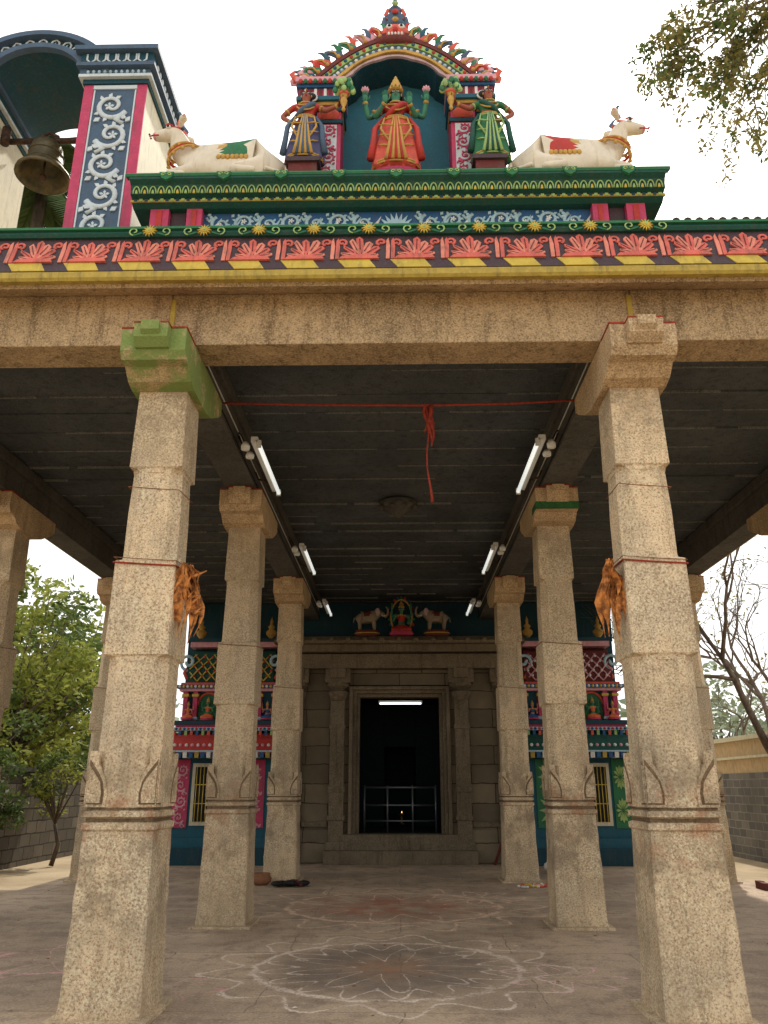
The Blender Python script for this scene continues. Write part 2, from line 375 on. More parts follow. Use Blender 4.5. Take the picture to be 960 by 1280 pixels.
    if hold=='vase':
        w=Vector(q(*pose['arms'][0][2]))+Vector((mirror*.06*H,-.03*H,.05*H))
        prof=[(.012,-.16),(.022,-.13),(.012,-.1),(.030,-.06),(.040,-.02),(.024,.02),(.045,.05),(.02,.07)]
        mb.lathe(w.x,w.y,[(r*H,w.z+z*H) for r,z in prof],'gold',12)
        mb.lathe(w.x,w.y,[(.050*H,w.z+.05*H),(.058*H,w.z+.075*H),(.02*H,w.z+.09*H)],'coral',12)
        for k in range(40):
            a=random.random()*6.28; b=random.random()
            mb.ell(w+Vector((math.cos(a)*.10*H*(1-b*.45),-.02*H+math.sin(a)*.04*H,(.08+.16*b)*H)),(.030*H,.018*H,.040*H),'ltgreen' if k%4 else 'green',6)
    mb.build(name+'_dress_and_jewels',e)
    return e

def cow(name,loc,s,blanket):
    e=empty(name,loc)
    J={'mid':(-.08,0,.24,.20,.23),'rmp':(-.45,0,.20,.16,.18),'chs':(.30,0,.27,.16,.22),'n1':(.43,-.0,.42,.125,.145),'n2':(.50,-.02,.55,.095,.11),
       'h0':(.53,-.03,.665,.085,.098),'h1':(.61,-.04,.66,.075,.08),'mz':(.71,-.05,.635,.052,.056),'ns':(.77,-.055,.622,.043,.048),
       'hmp':(.20,0,.44,.075,.085),'sL':(.32,-.12,.12,.08),'kL':(.55,-.15,.06,.05),'fL':(.36,-.19,.035,.035),
       'sR':(.32,.12,.12,.08),'kR':(.52,.15,.06,.05),'fR':(.36,.19,.035,.035),
       'hL':(-.38,-.13,.14,.13),'aL':(-.08,-.20,.07,.055),'gL':(-.34,-.22,.04,.04),'hR':(-.38,.13,.14,.13),'aR':(-.1,.2,.07,.055),
       'tl':(-.60,0,.26,.03),'t2':(-.62,-.08,.12,.018),'t3':(-.52,-.20,.05,.015),'t4':(-.42,-.25,.04,.03)}
    B=[('mid','rmp'),('mid','chs'),('chs','n1'),('n1','n2'),('n2','h0'),('h0','h1'),('h1','mz'),('mz','ns'),('chs','hmp'),('chs','sL'),('sL','kL'),('kL','fL'),
       ('chs','sR'),('sR','kR'),('kR','fR'),('rmp','hL'),('hL','aL'),('aL','gL'),('rmp','hR'),('hR','aR'),('rmp','tl'),('tl','t2'),('t2','t3'),('t3','t4')]
    JS={k:(v[0]*s,)+tuple(v[1:]) for k,v in J.items()}
    def cl(c):
        x=c.x*s
        if x>.73 and c.z>.5: return 3
        if -.26<x<.04 and c.z>.2: return 2 if (x<-.22 or x>.0 or c.z<.235) else 1
        return 0
    skin(name+'_body',JS,B,['cow',blanket,'gold','ltpink'],cl,e,3)
    mb=MB()
    q=lambda x,y,z:(x*s,y,z)
    for sd in(-1,1):
        mb.tube([q(.50,sd*.05-.03,.735),q(.465,sd*.095-.03,.80),q(.49,sd*.10-.03,.85),q(.52,sd*.085-.03,.88)],[.026,.022,.014,.004],'slate',n=8)
        mb.tube([q(.50,sd*.05-.03,.735),q(.48,sd*.08-.03,.77)],[.030,.026],'coral',n=8)
        mb.tube([q(.485,sd*.075-.03,.71),q(.43,sd*.15-.03,.735),q(.40,sd*.21-.03,.72)],[.018,.042,.006],'cow' ,n=8)
        mb.tube([q(.475,sd*.09-.045,.71),q(.43,sd*.15-.05,.73),q(.405,sd*.20-.05,.72)],[.008,.020,.004],'ltpink' ,n=8)
        mb.ell(q(.60,-.04+sd*.070,.70),(.028,.014,.022),'white',8); mb.ell(q(.602,-.04+sd*.079,.70),(.015,.009,.016),'black',8)
        mb.tube([q(.56,-.04+sd*.066,.715),q(.60,-.04+sd*.076,.732),q(.635,-.04+sd*.066,.715)],.009,'red',n=5)
        mb.ell(q(.795,-.055+sd*.026,.632),(.012,.010,.010),'maroon',6)
    mb.tube([q(.79,-.09,.598),q(.74,-.108,.597),q(.69,-.105,.60)],.008,'red',n=5)
    mb.tube([q(.50,-.03,.768),q(.57,-.04,.752),q(.65,-.05,.725)],.012,'coral',n=6)
    for cx,cz,r,m_ in((.465,.47,.135,'gold'),(.43,.42,.165,'red'),(.41,.38,.19,'gold')):
        path=[]
        for j in range(25):
            a=2*pi*j/24; u=Vector((.94,0,-.35)); w=Vector((0,1,0))
            p=Vector((cx,0,cz))+(u*math.cos(a)*r*1.05+w*math.sin(a)*r*.95); path.append(q(*p))
        mb.tube(path,.014,m_,n=6)
        if m_=='gold':
            for j in range(0,24,2): p=path[j]; mb.ell((p[0],p[1],p[2]-.02),.019,'gold',6)
    for k in range(7):
        x=-.23+.045*k; mb.ell(q(x,-.205,.225),(.024,.012,.03),'gold',8)
    mb.box(-.62,.62,-.2,.2,-.12,.02,'tan')
    mb.build(name+'_ornaments',e)
    return e

# ------------------------------------------------------------ ground
def kolam_floor():
    t=NT('mandapa_floor_paving'); X=t.xyz()
    wv=t.math('MULTIPLY',t.math('SUBTRACT',t.noise(1.2,3,.6),.5),.22)
    n=t.n.new('ShaderNodeTexBrick'); t.link(t.comb(t.math('ADD',X[0],wv),t.math('ADD',X[1],t.math('MULTIPLY',wv,.5))),n.inputs['Vector'])
    for k,v in(('Scale',1),('Brick Width',2.3),('Row Height',1.15),('Mortar Size',.010),('Mortar Smooth',.9)): n.inputs[k].default_value=v
    n.inputs['Color1'].default_value=S(198,172,144); n.inputs['Color2'].default_value=S(184,160,134); n.inputs['Mortar'].default_value=S(128,110,92)
    c=n.outputs['Color']
    c=t.mix(t.ramp(t.noise(.8,4,.6),.42,.60,0,.6),c,S(146,126,106))
    c=t.mix(t.ramp(t.noise(4,5,.7),.5,.64,0,.55),c,S(132,112,94))
    c=t.mix(t.ramp(t.noise(1.7,5,.75),.54,.60,0,.4),c,S(112,98,86))
    gr=t.noise(44,3,.75)
    c=t.mix(t.ramp(gr,.55,.66,0,.4),c,S(222,206,184))
    c=t.mix(t.ramp(gr,.46,.36,0,.5),c,S(100,84,70))
    wn=t.noise(4,3,.65); patch=t.ramp(t.noise(3.3,5,.75),.38,.52); fine=t.ramp(gr,.34,.50)
    def kol(cx,cy,R,lines,colr,amt):
        dx=t.math('SUBTRACT',X[0],cx); dy=t.math('SUBTRACT',X[1],cy)
        r=t.math('SQRT',t.math('ADD',t.math('MULTIPLY',dx,dx),t.math('MULTIPLY',dy,dy)))
        r=t.math('ADD',r,t.math('MULTIPLY',t.math('SUBTRACT',wn,.5),.26))
        th=t.math('ARCTAN2',dy,dx); tot=None
        for (r0,amp,k,ph,w) in lines:
            tgt=t.math('ADD',r0*R,t.math('MULTIPLY',t.math('COSINE',t.math('ADD',t.math('MULTIPLY',th,k),ph)),amp*R))
            d=t.math('ABSOLUTE',t.math('SUBTRACT',r,tgt)); mk=t.ramp(d,w*1.5,w*.4)
            tot=mk if tot is None else t.math('MAXIMUM',tot,mk)
        mk=t.math('MULTIPLY',t.math('MULTIPLY',tot,t.math('MULTIPLY',patch,fine)),amt)
        return mk,r,colr
    K=[kol(-.12,8.5,1.25,[(1,0,1,0,.034),(.82,.13,17,0,.024),(.5,.26,9,.4,.022),(1.25,.14,13,.5,.026)],S(240,220,202),.8),
       kol(-.1,12.6,1.5,[(1,0,1,0,.04),(.72,.22,11,0,.035),(1.28,.16,15,0,.035)],S(238,200,168),.85),
       kol(-3.4,8.8,.8,[(.8,.0,1,0,.03),(.6,.4,7,0,.03)],S(230,172,172),.9),
       kol(1.45,8.1,.45,[(.8,.4,7,0,.026)],S(234,186,188),.9),
       kol(-2.0,7.6,.4,[(.8,.45,6,0,.024)],S(224,158,158),.9),
       kol(1.2,13.6,.6,[(.8,.35,7,0,.035)],S(240,208,186),.9)]
    sm=t.math('MULTIPLY',t.ramp(K[0][1],1.25,.85),t.ramp(t.noise(3,4,.6),.3,.6,.3,.8)); c=t.mix(sm,c,S(118,104,92))
    sm=t.math('MULTIPLY',t.ramp(K[0][1],.6,.1),t.ramp(t.noise(5,3,.6),.38,.6,.1,.6)); c=t.mix(sm,c,S(172,122,84))
    sm=t.math('MULTIPLY',t.ramp(K[1][1],1.7,.5),t.ramp(t.noise(2.2,4,.6),.40,.58,0,.7)); c=t.mix(sm,c,S(164,96,68))
    for mk,r,colr in K: c=t.mix(mk,c,colr)
    t.bump(t.math('SUBTRACT',t.math('MULTIPLY',t.noise(22,4,.7),.7),t.math('MULTIPLY',n.outputs['Fac'],.5)),.5,.007)
    return t.col(c,.72,.25)
M['floor']=kolam_floor()
t=NT('dusty_ground'); c=t.mix(t.ramp(t.noise(.5,5,.6),.35,.65),S(186,168,140),S(150,132,106)); c=t.mix(t.ramp(t.noise(25,3,.7),.55,.7,0,.5),c,S(110,96,74)); t.bump(t.noise(15,4,.6),.5,.02); M['dust']=t.col(c,.95,.1)

mb=MB(); mb.add([(-400,-400,-.12),(400,-400,-.12),(400,600,-.12),(-400,600,-.12)],[(0,1,2,3)],'dust'); mb.build('ground')
mb=MB(); mb.box(-6.3,6.3,-1.0,20.2,-.119,0,'floor'); mb.build('stone_floor')

# ------------------------------------------------------------ mandapa
def ring(x,y,z,w,c):
    c=max(c,.0015)
    return [(x-w+c,y-w,z),(x+w-c,y-w,z),(x+w,y-w+c,z),(x+w,y+w-c,z),(x+w-c,y+w,z),(x-w+c,y+w,z),(x-w,y+w-c,z),(x-w,y-w+c,z)]
def pillar(x,y,bm='bracket',front=False):
    mb=MB()
    mb.box(x-.37,x+.37,y-.37,y+.37,0,.03,'pillar')
    jw=lambda:random.uniform(-.005,.005)
    prof=[(.031,.305,0)]
    for k in range(1,10):
        z=.04+1.25*k/10; prof.append((z,.305-.035*z/1.3+jw(),.010+abs(jw())*3))
    prof+=[(1.28,.270,.01),(1.295,.286,.010),(1.335,.286,.010),(1.345,.258,.004),(1.375,.258,.004),(1.385,.282,.010),(1.42,.282,.010),(1.43,.256,.004),(1.46,.262,.02),
          (1.66,.262,.10),(2.1,.256+jw(),.10),(2.58,.250,.10),(2.62,.250,.08),(2.64,.268,.008),(2.9,.266+jw(),.012),(3.2,.264+jw(),.012),(3.44,.262,.008),(3.46,.240,.07),(3.50,.236,.09),(3.9,.230+jw(),.09),(4.27,.222,.09),(4.30,.222,.06),(4.32,.238,.008),(4.7,.230+jw()*.5,.009),(5.08,.222,.004)]
    mb.loft([ring(x,y,z,w,c) for z,w,c in prof],'pillar',smooth=False)
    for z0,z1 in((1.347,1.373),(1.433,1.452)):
        mb.box(x-.262,x+.262,y-.262,y+.262,z0,z1,'pillardk')  # dark rings stand in for shade inside the grooves
    for ax,(nx,ny) in enumerate([(0,-1),(1,0),(0,1),(-1,0)]):
        fr=Fr((x+nx*.262,y+ny*.262,1.455),(-ny,nx,0),(0,0,1),(nx,ny,0))
        for sd in(-1,1):
            e_=.278
            plate(mb,fr,[(sd*e_,0),(sd*.120,0),(sd*.112,.1),(sd*.135,.2),(sd*.18,.29),(sd*e_,.42)],-.06,.014,'pillar')
            plate(mb,fr,[(sd*.272,.02),(sd*.142,.02),(sd*.136,.1),(sd*.155,.19),(sd*.195,.26),(sd*.272,.36)],-.02,.0165,'pillardk')  # dark middle layer, painted shade that makes the leaf carving look deeper
            plate(mb,fr,[(sd*.268,.03),(sd*.162,.03),(sd*.157,.1),(sd*.172,.18),(sd*.21,.235),(sd*.268,.31)],-.02,.028,'pillar')
        for z,w,up in((2.64,.262,-1),(3.45,.256,1),(4.32,.234,-1)):
            f2=Fr((x+nx*(w-.010),y+ny*(w-.010),z),(-ny,nx,0),(0,0,1),(nx,ny,0))
            plate(mb,f2,[(-.10,0),(.10,0),(.07,up*.055),(-.07,up*.055)],-.03,.004,'pillar')
    y0,y1=y-.64,y+.85
    prof=[(y0,5.495),(y0,5.27),(y0+.05,5.20),(y0+.16,5.19),(y0+.28,5.10),(y-.235,5.071),(y+.235,5.071),(y+.45,5.12),(y1-.12,5.26),(y1,5.34),(y1,5.495)]
    mb.prx(prof,x-.29,x+.29,bm)
    mb.prx([(y0-.10,5.494),(y0-.10,5.35),(y0-.03,5.28),(y0+.02,5.28),(y0+.02,5.494)],x-.15,x+.15,bm)
    mb.prx([(y0-.14,5.493),(y0-.14,5.40),(y0-.09,5.36),(y0-.09,5.493)],x-.08,x+.08,bm)
    mb.box(x-.296,x+.296,y0-.006,y0+.3,5.486,5.504,'thread'); mb.box(x-.155,x+.155,y0-.105,y0-.006,5.486,5.5,'thread')
    for i in range(3 if front else 1):
        z=3.42+.03*i+random.random()*.02; w=.271
        if i==2: z=4.13; w=.229
        a=[(x-w,y-w,z),(x,y-w,z-.02),(x+w,y-w,z-.035),(x+w,y+w,z+.01),(x-w,y+w,z+.02),(x-w,y-w,z)]
        mb.tube(a,.004 if i else (.008 if front else .005),'string' if (i or not front) else 'thread',n=5)
    return mb.build('granite_pillar',bevel=.012)
PX=(-5.65,-2.17,2.17,5.65); PY=(6.84,10.95,15.9)
for yy in PY:
    for xx in PX:
        bm='bracketg' if (yy==PY[0] and xx==-2.17) else 'bracket'
        pillar(xx,yy,bm,front=(yy==PY[0]))
mb=MB(); q0=PY[1]; mb.box(2.17-.295,2.17+.295,q0-.646,q0-.3,5.20,5.29,'green_old'); mb.box(2.461,2.468,q0-.6,q0,5.26,5.45,'green_old'); mb.build('painted_bracket_patch')

roof=empty('pillared_hall_roof')
mb=MB()
xs=[-6.3,-4.3,-2.14,2.2,4.4,6.3]
for i in range(5):
    j=random.uniform(-.004,.004)
    mb.box(xs[i]+.004,xs[i+1]-.004,6.52+j,6.93,5.508,6.06,'beam')
for xx in(-2.12,2.19): mb.box(xx-.03,xx+.02,6.51,6.53,5.66,6.0,'oldyellow')
mb.build('front_beam',roof,bevel=.014)
mb=MB()
for xx in PX:
    ys=[6.94,PY[1],PY[2],19.48]
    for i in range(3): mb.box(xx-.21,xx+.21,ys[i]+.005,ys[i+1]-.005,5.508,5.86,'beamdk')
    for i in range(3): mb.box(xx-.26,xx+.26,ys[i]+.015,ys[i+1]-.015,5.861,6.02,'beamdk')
mb.build('long_beams',roof,bevel=.01)
mb=MB()
y=6.94
while y<19.9:
    w=random.uniform(.42,.66)
    for a,b in((-6.25,-2.15),(-2.14,2.14),(2.15,6.25)):
        d=random.uniform(0,.028)
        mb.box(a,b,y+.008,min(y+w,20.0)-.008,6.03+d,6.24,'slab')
        x0=a
        while x0<b-.2:
            x1=min(b,x0+random.uniform(.3,2.2))
            if random.random()<.7: mb.box(x0,x1,y-.007,y+.007,6.024,6.06,'joint')
            x0=x1+random.uniform(0,.3)
    y+=w
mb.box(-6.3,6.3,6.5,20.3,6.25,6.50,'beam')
mb.build('ceiling_slabs',roof)
mb=MB()
L0,L1=-6.6,6.6
mb.prx([(6.17,5.975),(6.15,6.0),(6.15,6.06),(6.19,6.085),(6.23,6.085),(6.50,6.24),(6.50,6.075),(6.34,6.02),(6.24,5.985)],L0,L1,'oldyellow')
mb.prx([(6.235,5.984),(6.36,6.015),(6.515,6.07),(6.515,6.05),(6.36,5.985),(6.25,5.95)],L0,L1,'beam')
mb.prx([(6.175,6.0855),(6.215,6.20),(6.30,6.53),(6.5,6.53),(6.5,6.23),(6.24,6.0855)],L0,L1,'dkpurple')
mb.prx([(6.27,6.531),(6.25,6.56),(6.27,6.60),(6.33,6.60),(6.33,6.67),(6.5,6.67),(6.5,6.531)],L0,L1,'dkgreen')
mb.prx([(6.24,6.60),(6.24,6.625),(6.33,6.63),(6.33,6.60)],L0,L1,'green')
fr=Fr((0,6.213,6.20),(1,0,0),(0,.25,.968),(0,-.968,.25))
frt=Fr((0,6.175,6.0855),(1,0,0),(0,.33,.944),(0,-.944,.33))
n=26; u=(L1-L0)/n
for i in range(n):
    x=L0+u*i
    j1,j2=random.uniform(-.015,.015),random.uniform(-.015,.015)
    plate(mb,frt,[(x+.02+j1,.002),(x+.31+j2,.002),(x+.25+j2,.118),(x-.05+j1,.118)],-.01,.008,'yellow')
    cx=x+.18+random.uniform(-.012,.012)
    for k in range(7):
        a=math.radians(14+k*25.3+random.uniform(-4,4)); l=(.25-.03*abs(k-3)*.6)*random.uniform(.9,1.08); ca,sa=math.cos(a),math.sin(a); w=.036
        cur=.25*(1 if k>3 else -1 if k<3 else 0)
        pts=[(cx+.03*ca,.03+.02*sa),(cx+l*.5*ca+w*sa,.03+l*.5*sa-w*ca*.8),(cx+l*.9*ca+w*sa*.9,.03+l*.95*sa-w*.3*ca),(cx+l*1.0*ca+cur*.06,.03+l*1.12*sa),(cx+l*.8*ca-w*sa,.03+l*.98*sa+w*.5*ca),(cx+l*.4*ca-w*.7*sa,.03+l*.42*sa+w*.6*ca)]
        pts=[(px,min(.315,max(.0,py))) for px,py in pts]
        plate(mb,fr,pts,0,.010+.0012*k,'friezered' if k%2 else 'friezepink')
        ribbon(mb,fr,[(cx+l*.35*ca,.03+l*.38*sa),(cx+l*.85*ca,.03+min(.27,l*.95*sa))],.004,'maroon',h=.018)
    plate(mb,fr,[(cx-.20,.0),(cx+.17,.0),(cx+.15,.035),(cx,.06),(cx-.17,.035)],0,.022,'friezered')
    for k in range(2):
        bx=x+.405+.046*k+random.uniform(-.004,.004)
        plate(mb,fr,[(bx,.005),(bx+.034,.005),(bx+.040,.18),(bx+.024,.30),(bx+.004,.26)],0,.012,'friezered' if k else 'friezepink')
    for (sx_,sy_,a0,d) in((x-.005,.245,-1.2,1),(x+.365,.245,4.3,-1)):
        ribbon(mb,fr,spiral(sx_,sy_,.05,1.1,a0,d,10,.3),.015,'friezered')
mb.build('painted_cornice',roof)
mb=MB()
for sd in(-1,1):
    a,b=sorted((sd*6.3,sd*6.58)); mb.box(a,b,6.5,20.3,5.98,6.08,'oldyellow'); a,b=sorted((sd*6.3,sd*6.55)); mb.box(a,b,6.5,20.3,6.081,6.51,'coral'); a,b=sorted((sd*6.3,sd*6.52)); mb.box(a,b,6.5,20.3,6.511,6.66,'dkgreen')
mb.build('side_cornice',roof)

mb=MB()
frf=Fr((0,6.245,6.57),(1,0,0),(0,.1,1),(0,-1,.1))
x=-2.33
while x<2.4:
    for k in range(12):
        a=2*pi*k/12; ca,sa=math.cos(a),math.sin(a)
        plate(mb,frf,[(x+.02*ca-.010*sa,.02*sa+.010*ca),(x+.07*ca,.07*sa),(x+.02*ca+.010*sa,.02*sa-.010*ca)],0,.016,'yellow')
    plate(mb,frf,[(x+.028*math.cos(2*pi*k/10),.028*math.sin(2*pi*k/10)) for k in range(10)],0,.024,'yellow')
    plate(mb,frf,[(x+.013*math.cos(2*pi*k/8),.013*math.sin(2*pi*k/8)) for k in range(8)],0,.030,'ltgreen')
    for sd in(-1,1):
        ribbon(mb,frf,spiral(x+sd*.15,.0,.05,1,-pi/2,sd,10,.3),.008,'ltgreen'); ribbon(mb,frf,[(x+sd*.07,-.02),(x+sd*.15,-.05)],.010,'green')
    x+=.5175
mb.build('flower_rim',roof)

par=empty('parapet_plinth')
mb=MB()
mb.box(-2.42,2.42,6.44,7.25,6.56,6.93,'blue')
for sd in(-1,1):
    for xx,w in((2.30,.09),(1.96,.075)):
        mb.box(sd*xx-w,sd*xx+w,6.36,6.45,6.60,6.92,'pink'); mb.box(sd*xx-w-.02,sd*xx+w+.02,6.34,6.45,6.60,6.66,'maroon')
        mb.box(sd*xx-w*.3,sd*xx+w*.3,6.35,6.36,6.66,6.90,'red')
    mb.box(sd*2.13-.07,sd*2.13+.07,6.42,6.445,6.62,6.92,'dkpurple')
for q_ in(-1,1):
    frl=Fr((q_*1.02,6.438,6.80),(1,0,0),(0,0,1),(0,-1,0))
    scrollband(mb,frl,1.62,.235,'ltblue',step=.22,mat2='white',wk=1.25)
    for k in range(9):
        xx=-.78+.195*k
        ribbon(mb,frl,[(xx-.08,-.10),(xx-.02,-.06),(xx+.05,-.02),(xx+.09,.06)],[.006,.014,.016,.004],'ltblue' if k%2 else 'white')
frb=Fr((0,6.438,6.79),(1,0,0),(0,0,1),(0,-1,0))
for k in range(11):
    a=math.radians(8+k*16.4); ca,sa=math.cos(a),math.sin(a)
    plate(mb,frb,[(0,-.1),(.12*ca+.02*sa,-.1+.12*sa-.02*ca),(.2*ca,-.1+.21*sa),(.12*ca-.02*sa,-.1+.12*sa+.02*ca)],0,.012+.0005*k,'ltblue')
mb.prx([(6.36,6.921),(6.30,6.95),(6.30,6.985),(6.24,7.0),(6.24,7.05),(6.22,7.09),(6.17,7.12),(6.17,7.165),(6.19,7.18),(7.25,7.18),(7.25,6.921)],-2.56,2.56,'dkgreen')
mb.prx([(6.165,7.145),(6.155,7.165),(6.17,7.188),(6.24,7.195),(6.24,7.165)],-2.6,2.6,'green')
mb.prx([(6.29,6.95),(6.285,6.97),(6.30,6.98),(6.31,6.95)],-2.57,2.57,'oldyellow')
nn=64
for i in range(nn):
    x=-2.5+5.0*i/(nn-1)
    f2=Fr((x,6.238,7.0),(1,0,0),(0,-.15,1),(0,-1,-.15))
    ar=[(.032*math.cos(a),.075*math.sin(a)) for a in [pi*k/8 for k in range(9)]]
    ribbon(mb,f2,ar,.0075,'ltgreen',h=.006,n=5)
    plate(mb,f2,[(.012*math.cos(a),.04*math.sin(a)) for a in [pi*k/6 for k in range(7)]],-.002,.010,'yellow' if i%2 else 'ltgreen')
for i in range(100):
    x=-2.52+5.04*i/99
    mb.box(x-.016,x+.016,6.282,6.30,6.955,6.982,'ltgreen' if i%2 else 'dkteal')
for i in range(9):
    x=-2.2+4.4*i/8
    f2=Fr((x,6.16,7.12),(1,0,0),(0,0,1),(0,-1,0))
    plate(mb,f2,[(-.07,.06),(-.05,.0),(0,-.03),(.05,0),(.07,.06)],-.02,.012,'green')
    ribbon(mb,f2,spiral(-.03,.03,.022,1,0,1,8,.3),.006,'ltgreen',h=.015); ribbon(mb,f2,spiral(.03,.03,.022,1,pi,-1,8,.3),.006,'ltgreen',h=.015)
mb.build('plinth_body',par)
mb=MB()
mb.box(2.62,6.5,6.42,6.9,6.671,6.70,'cream')
x=2.66
while x<6.5:
    mb.tube([(x,6.34,6.69),(x,6.60,6.74),(x,6.9,6.80)],.04,'tile',n=8); x+=.11
mb.build('clay_tile_coping')
mb=MB(); mb.box(-6.5,-2.62,6.42,6.9,6.671,6.70,'teal'); mb.build('parapet_coping')

# ------------------------------------------------------------ niche
ni=empty('deity_niche')
mb=MB()
ZB,ZS=7.18,8.66
mb.box(-.98,.98,6.90,7.15,ZB,ZS,'niche')
mb.box(-1.05,1.05,6.40,6.9,ZB,7.30,'dkteal')
mb.box(-.56,.56,6.42,6.55,7.301,7.36,'teal')
def pz(a,p): return 1-abs(math.cos(a))**p
mb.extr([(.9*math.cos(pi*k/28),6.90,ZS+.60*pz(pi*k/28,1.8)) for k in range(29)],(0,.25,0),'niche')
def band(r1,h1,r0,h0,y,dep,mat,cusp=0,p1=1.75,p0=2.0,n=44):
    rings=[]
    for k in range(n+1):
        a=pi*k/n; cu=1+cusp*abs(math.sin(a*5.0))
        o=(r1*math.cos(a),ZS+h1*pz(a,p1)); i_=(r0*cu*math.cos(a),ZS+h0*cu*pz(a,p0))
        rings.append([(o[0],y,o[1]),(i_[0],y,i_[1]),(i_[0],y+dep,i_[1]),(o[0],y+dep,o[1])])
    mb.loft(rings,mat,smooth=False)
band(.93,.64,.54,.34,6.56,.34,'dkteal',cusp=.07,p0=2.2)
band(.94,.655,.88,.60,6.52,.05,'maroon',p0=1.75)
band(.87,.59,.80,.53,6.53,.05,'ltgreen',p0=1.8)
band(.79,.52,.70,.45,6.54,.05,'slate',p0=1.9)
band(.68,.44,.63,.40,6.51,.06,'gold',cusp=.03,p1=2,p0=2)
band(.62,.39,.57,.35,6.53,.04,'mauve',cusp=.05,p1=2.1,p0=2.1)
for k in range(34):
    a=pi*(k+.5)/34
    mb.ell((.745*math.cos(a),6.535,ZS+.485*pz(a,1.82)),(.022,.015,.022),'white' if k%2 else 'ltblue',8)
    mb.ell((.84*math.cos(a),6.525,ZS+.56*pz(a,1.78)),(.020,.012,.024),'red' if k%2 else 'teal',6)
fm=['coral','green','teal','red','ltpink','skin_teal','slate']
for k in range(19):
    a=pi*k/18
    if abs(a-pi/2)<.12: continue
    d=1 if a>pi/2 else -1
    cx,cz=.95*math.cos(a),ZS+.67*pz(a,1.75)
    nx_=math.cos(a)*.75; nz_=.75
    ux=Vector((nx_,0,nz_)).normalized(); ex=Vector((ux.z,0,-ux.x))
    fa=Fr((cx,6.56,cz),ex,ux,(0,-1,0))
    s_=1.55
    ribbon(mb,fa,[(x*s_,y*s_) for x,y in[(0,-.03),(0.02*d,.03),(-.01*d,.08),(-.045*d,.10),(-.06*d,.075),(-.04*d,.05)]],[.045,.052,.042,.03,.022,.012],fm[k%7],h=.0,n=8)
    ribbon(mb,fa,[(x*s_,y*s_) for x,y in[(0.02*d,.03),(.05*d,.08),(.045*d,.13),(.02*d,.15)]],[.04,.032,.02,.006],fm[(k+2)%7],h=.0,n=8)
    ribbon(mb,fa,[(x*s_,y*s_) for x,y in[(-.0*d,.0),(0,.06),(-.03*d,.085)]],[.012,.012,.008],'gold',h=.03,n=6)
    mb.ell((cx,6.52,cz),.024,'gold',8)
for sd in(-1,1):
    fa=Fr((sd*.98,6.55,ZS+.02),(sd,0,0),(0,0,1),(0,-1,0))
    ribbon(mb,fa,[(-.1,-.02),(0,.02),(.08,.06),(.13,.13),(.09,.18)],[.05,.05,.04,.03,.012],'coral',n=8)
    ribbon(mb,fa,[(-.12,.02),(-.02,.08),(.04,.15),(-.0,.20)],[.04,.04,.03,.01],'ltpink',n=8)
    mb.ell(fa.p(.03,.05,.03),.02,'white',8)
    c0,c1=sorted((sd*.56,sd*1.02))
    for j,(z0,z1,yy,mm,ex) in enumerate([(8.60,8.66,6.44,'ltpink',.03),(8.55,8.599,6.47,'blue',.02),(8.43,8.549,6.50,'pink',0),(8.38,8.429,6.47,'teal',.02),(8.34,8.379,6.50,'gold',0)]):
        mb.box(c0-ex,c1+ex,yy,6.9,z0,z1,mm)
    for j in range(9):
        xx=c0+(c1-c0)*(j+.5)/9; mb.box(xx-.014,xx+.014,6.485,6.5,8.44,8.54,'white' if j%2 else 'maroon')
        mb.ell((xx,6.44,8.60),(.024,.02,.03),'green' if j%2 else 'red',8)
    c0,c1=sorted((sd*.57,sd*.82))
    mb.box(c0,c1,6.52,6.9,7.301,8.34,'pink')
    fc=Fr((sd*.695,6.508,7.75),(1,0,0),(0,0,1),(0,-1,0))
    mb.box(sd*.695-.085,sd*.695+.085,6.509,6.521,7.36,8.08,'pale')
    scrollband(mb,fc,.7,.17,'pink',vertical=True,step=.16)
    for z in(7.40,8.10,8.26): mb.box(c0-.02,c1+.02,6.50,6.54,z,z+.05,'dkteal')
    mb.lathe(sd*.695,6.56,[(.08,8.15),(.12,8.2),(.12,8.24),(.09,8.27)],'coral',12)
    c0,c1=sorted((sd*.83,sd*1.0)); mb.box(c0,c1,6.62,6.9,7.301,8.34,'dkteal')
    mb.box(sd*.92-.17,sd*.92+.17,6.27,6.50,7.196,7.25,'maroon'); mb.box(sd*.92-.14,sd*.92+.14,6.30,6.50,7.25,7.41,'maroon'); mb.box(sd*.92-.17,sd*.92+.17,6.27,6.5,7.41,7.46,'dkpurple')
z=ZS+.60; K=1.3
mb.lathe(0,6.62,[(.20*K,z-.06),(.24*K,z),(.18*K,z+.04),(.20*K,z+.07),(.12*K,z+.12)],'maroon',16,fy=.5)
mb.ell((0,6.58,z+.08*K),(.13*K,.08*K,.11*K),'coral',14)
mb.ell((0,6.48,z+.07*K),(.03,.03,.04),'red',8)
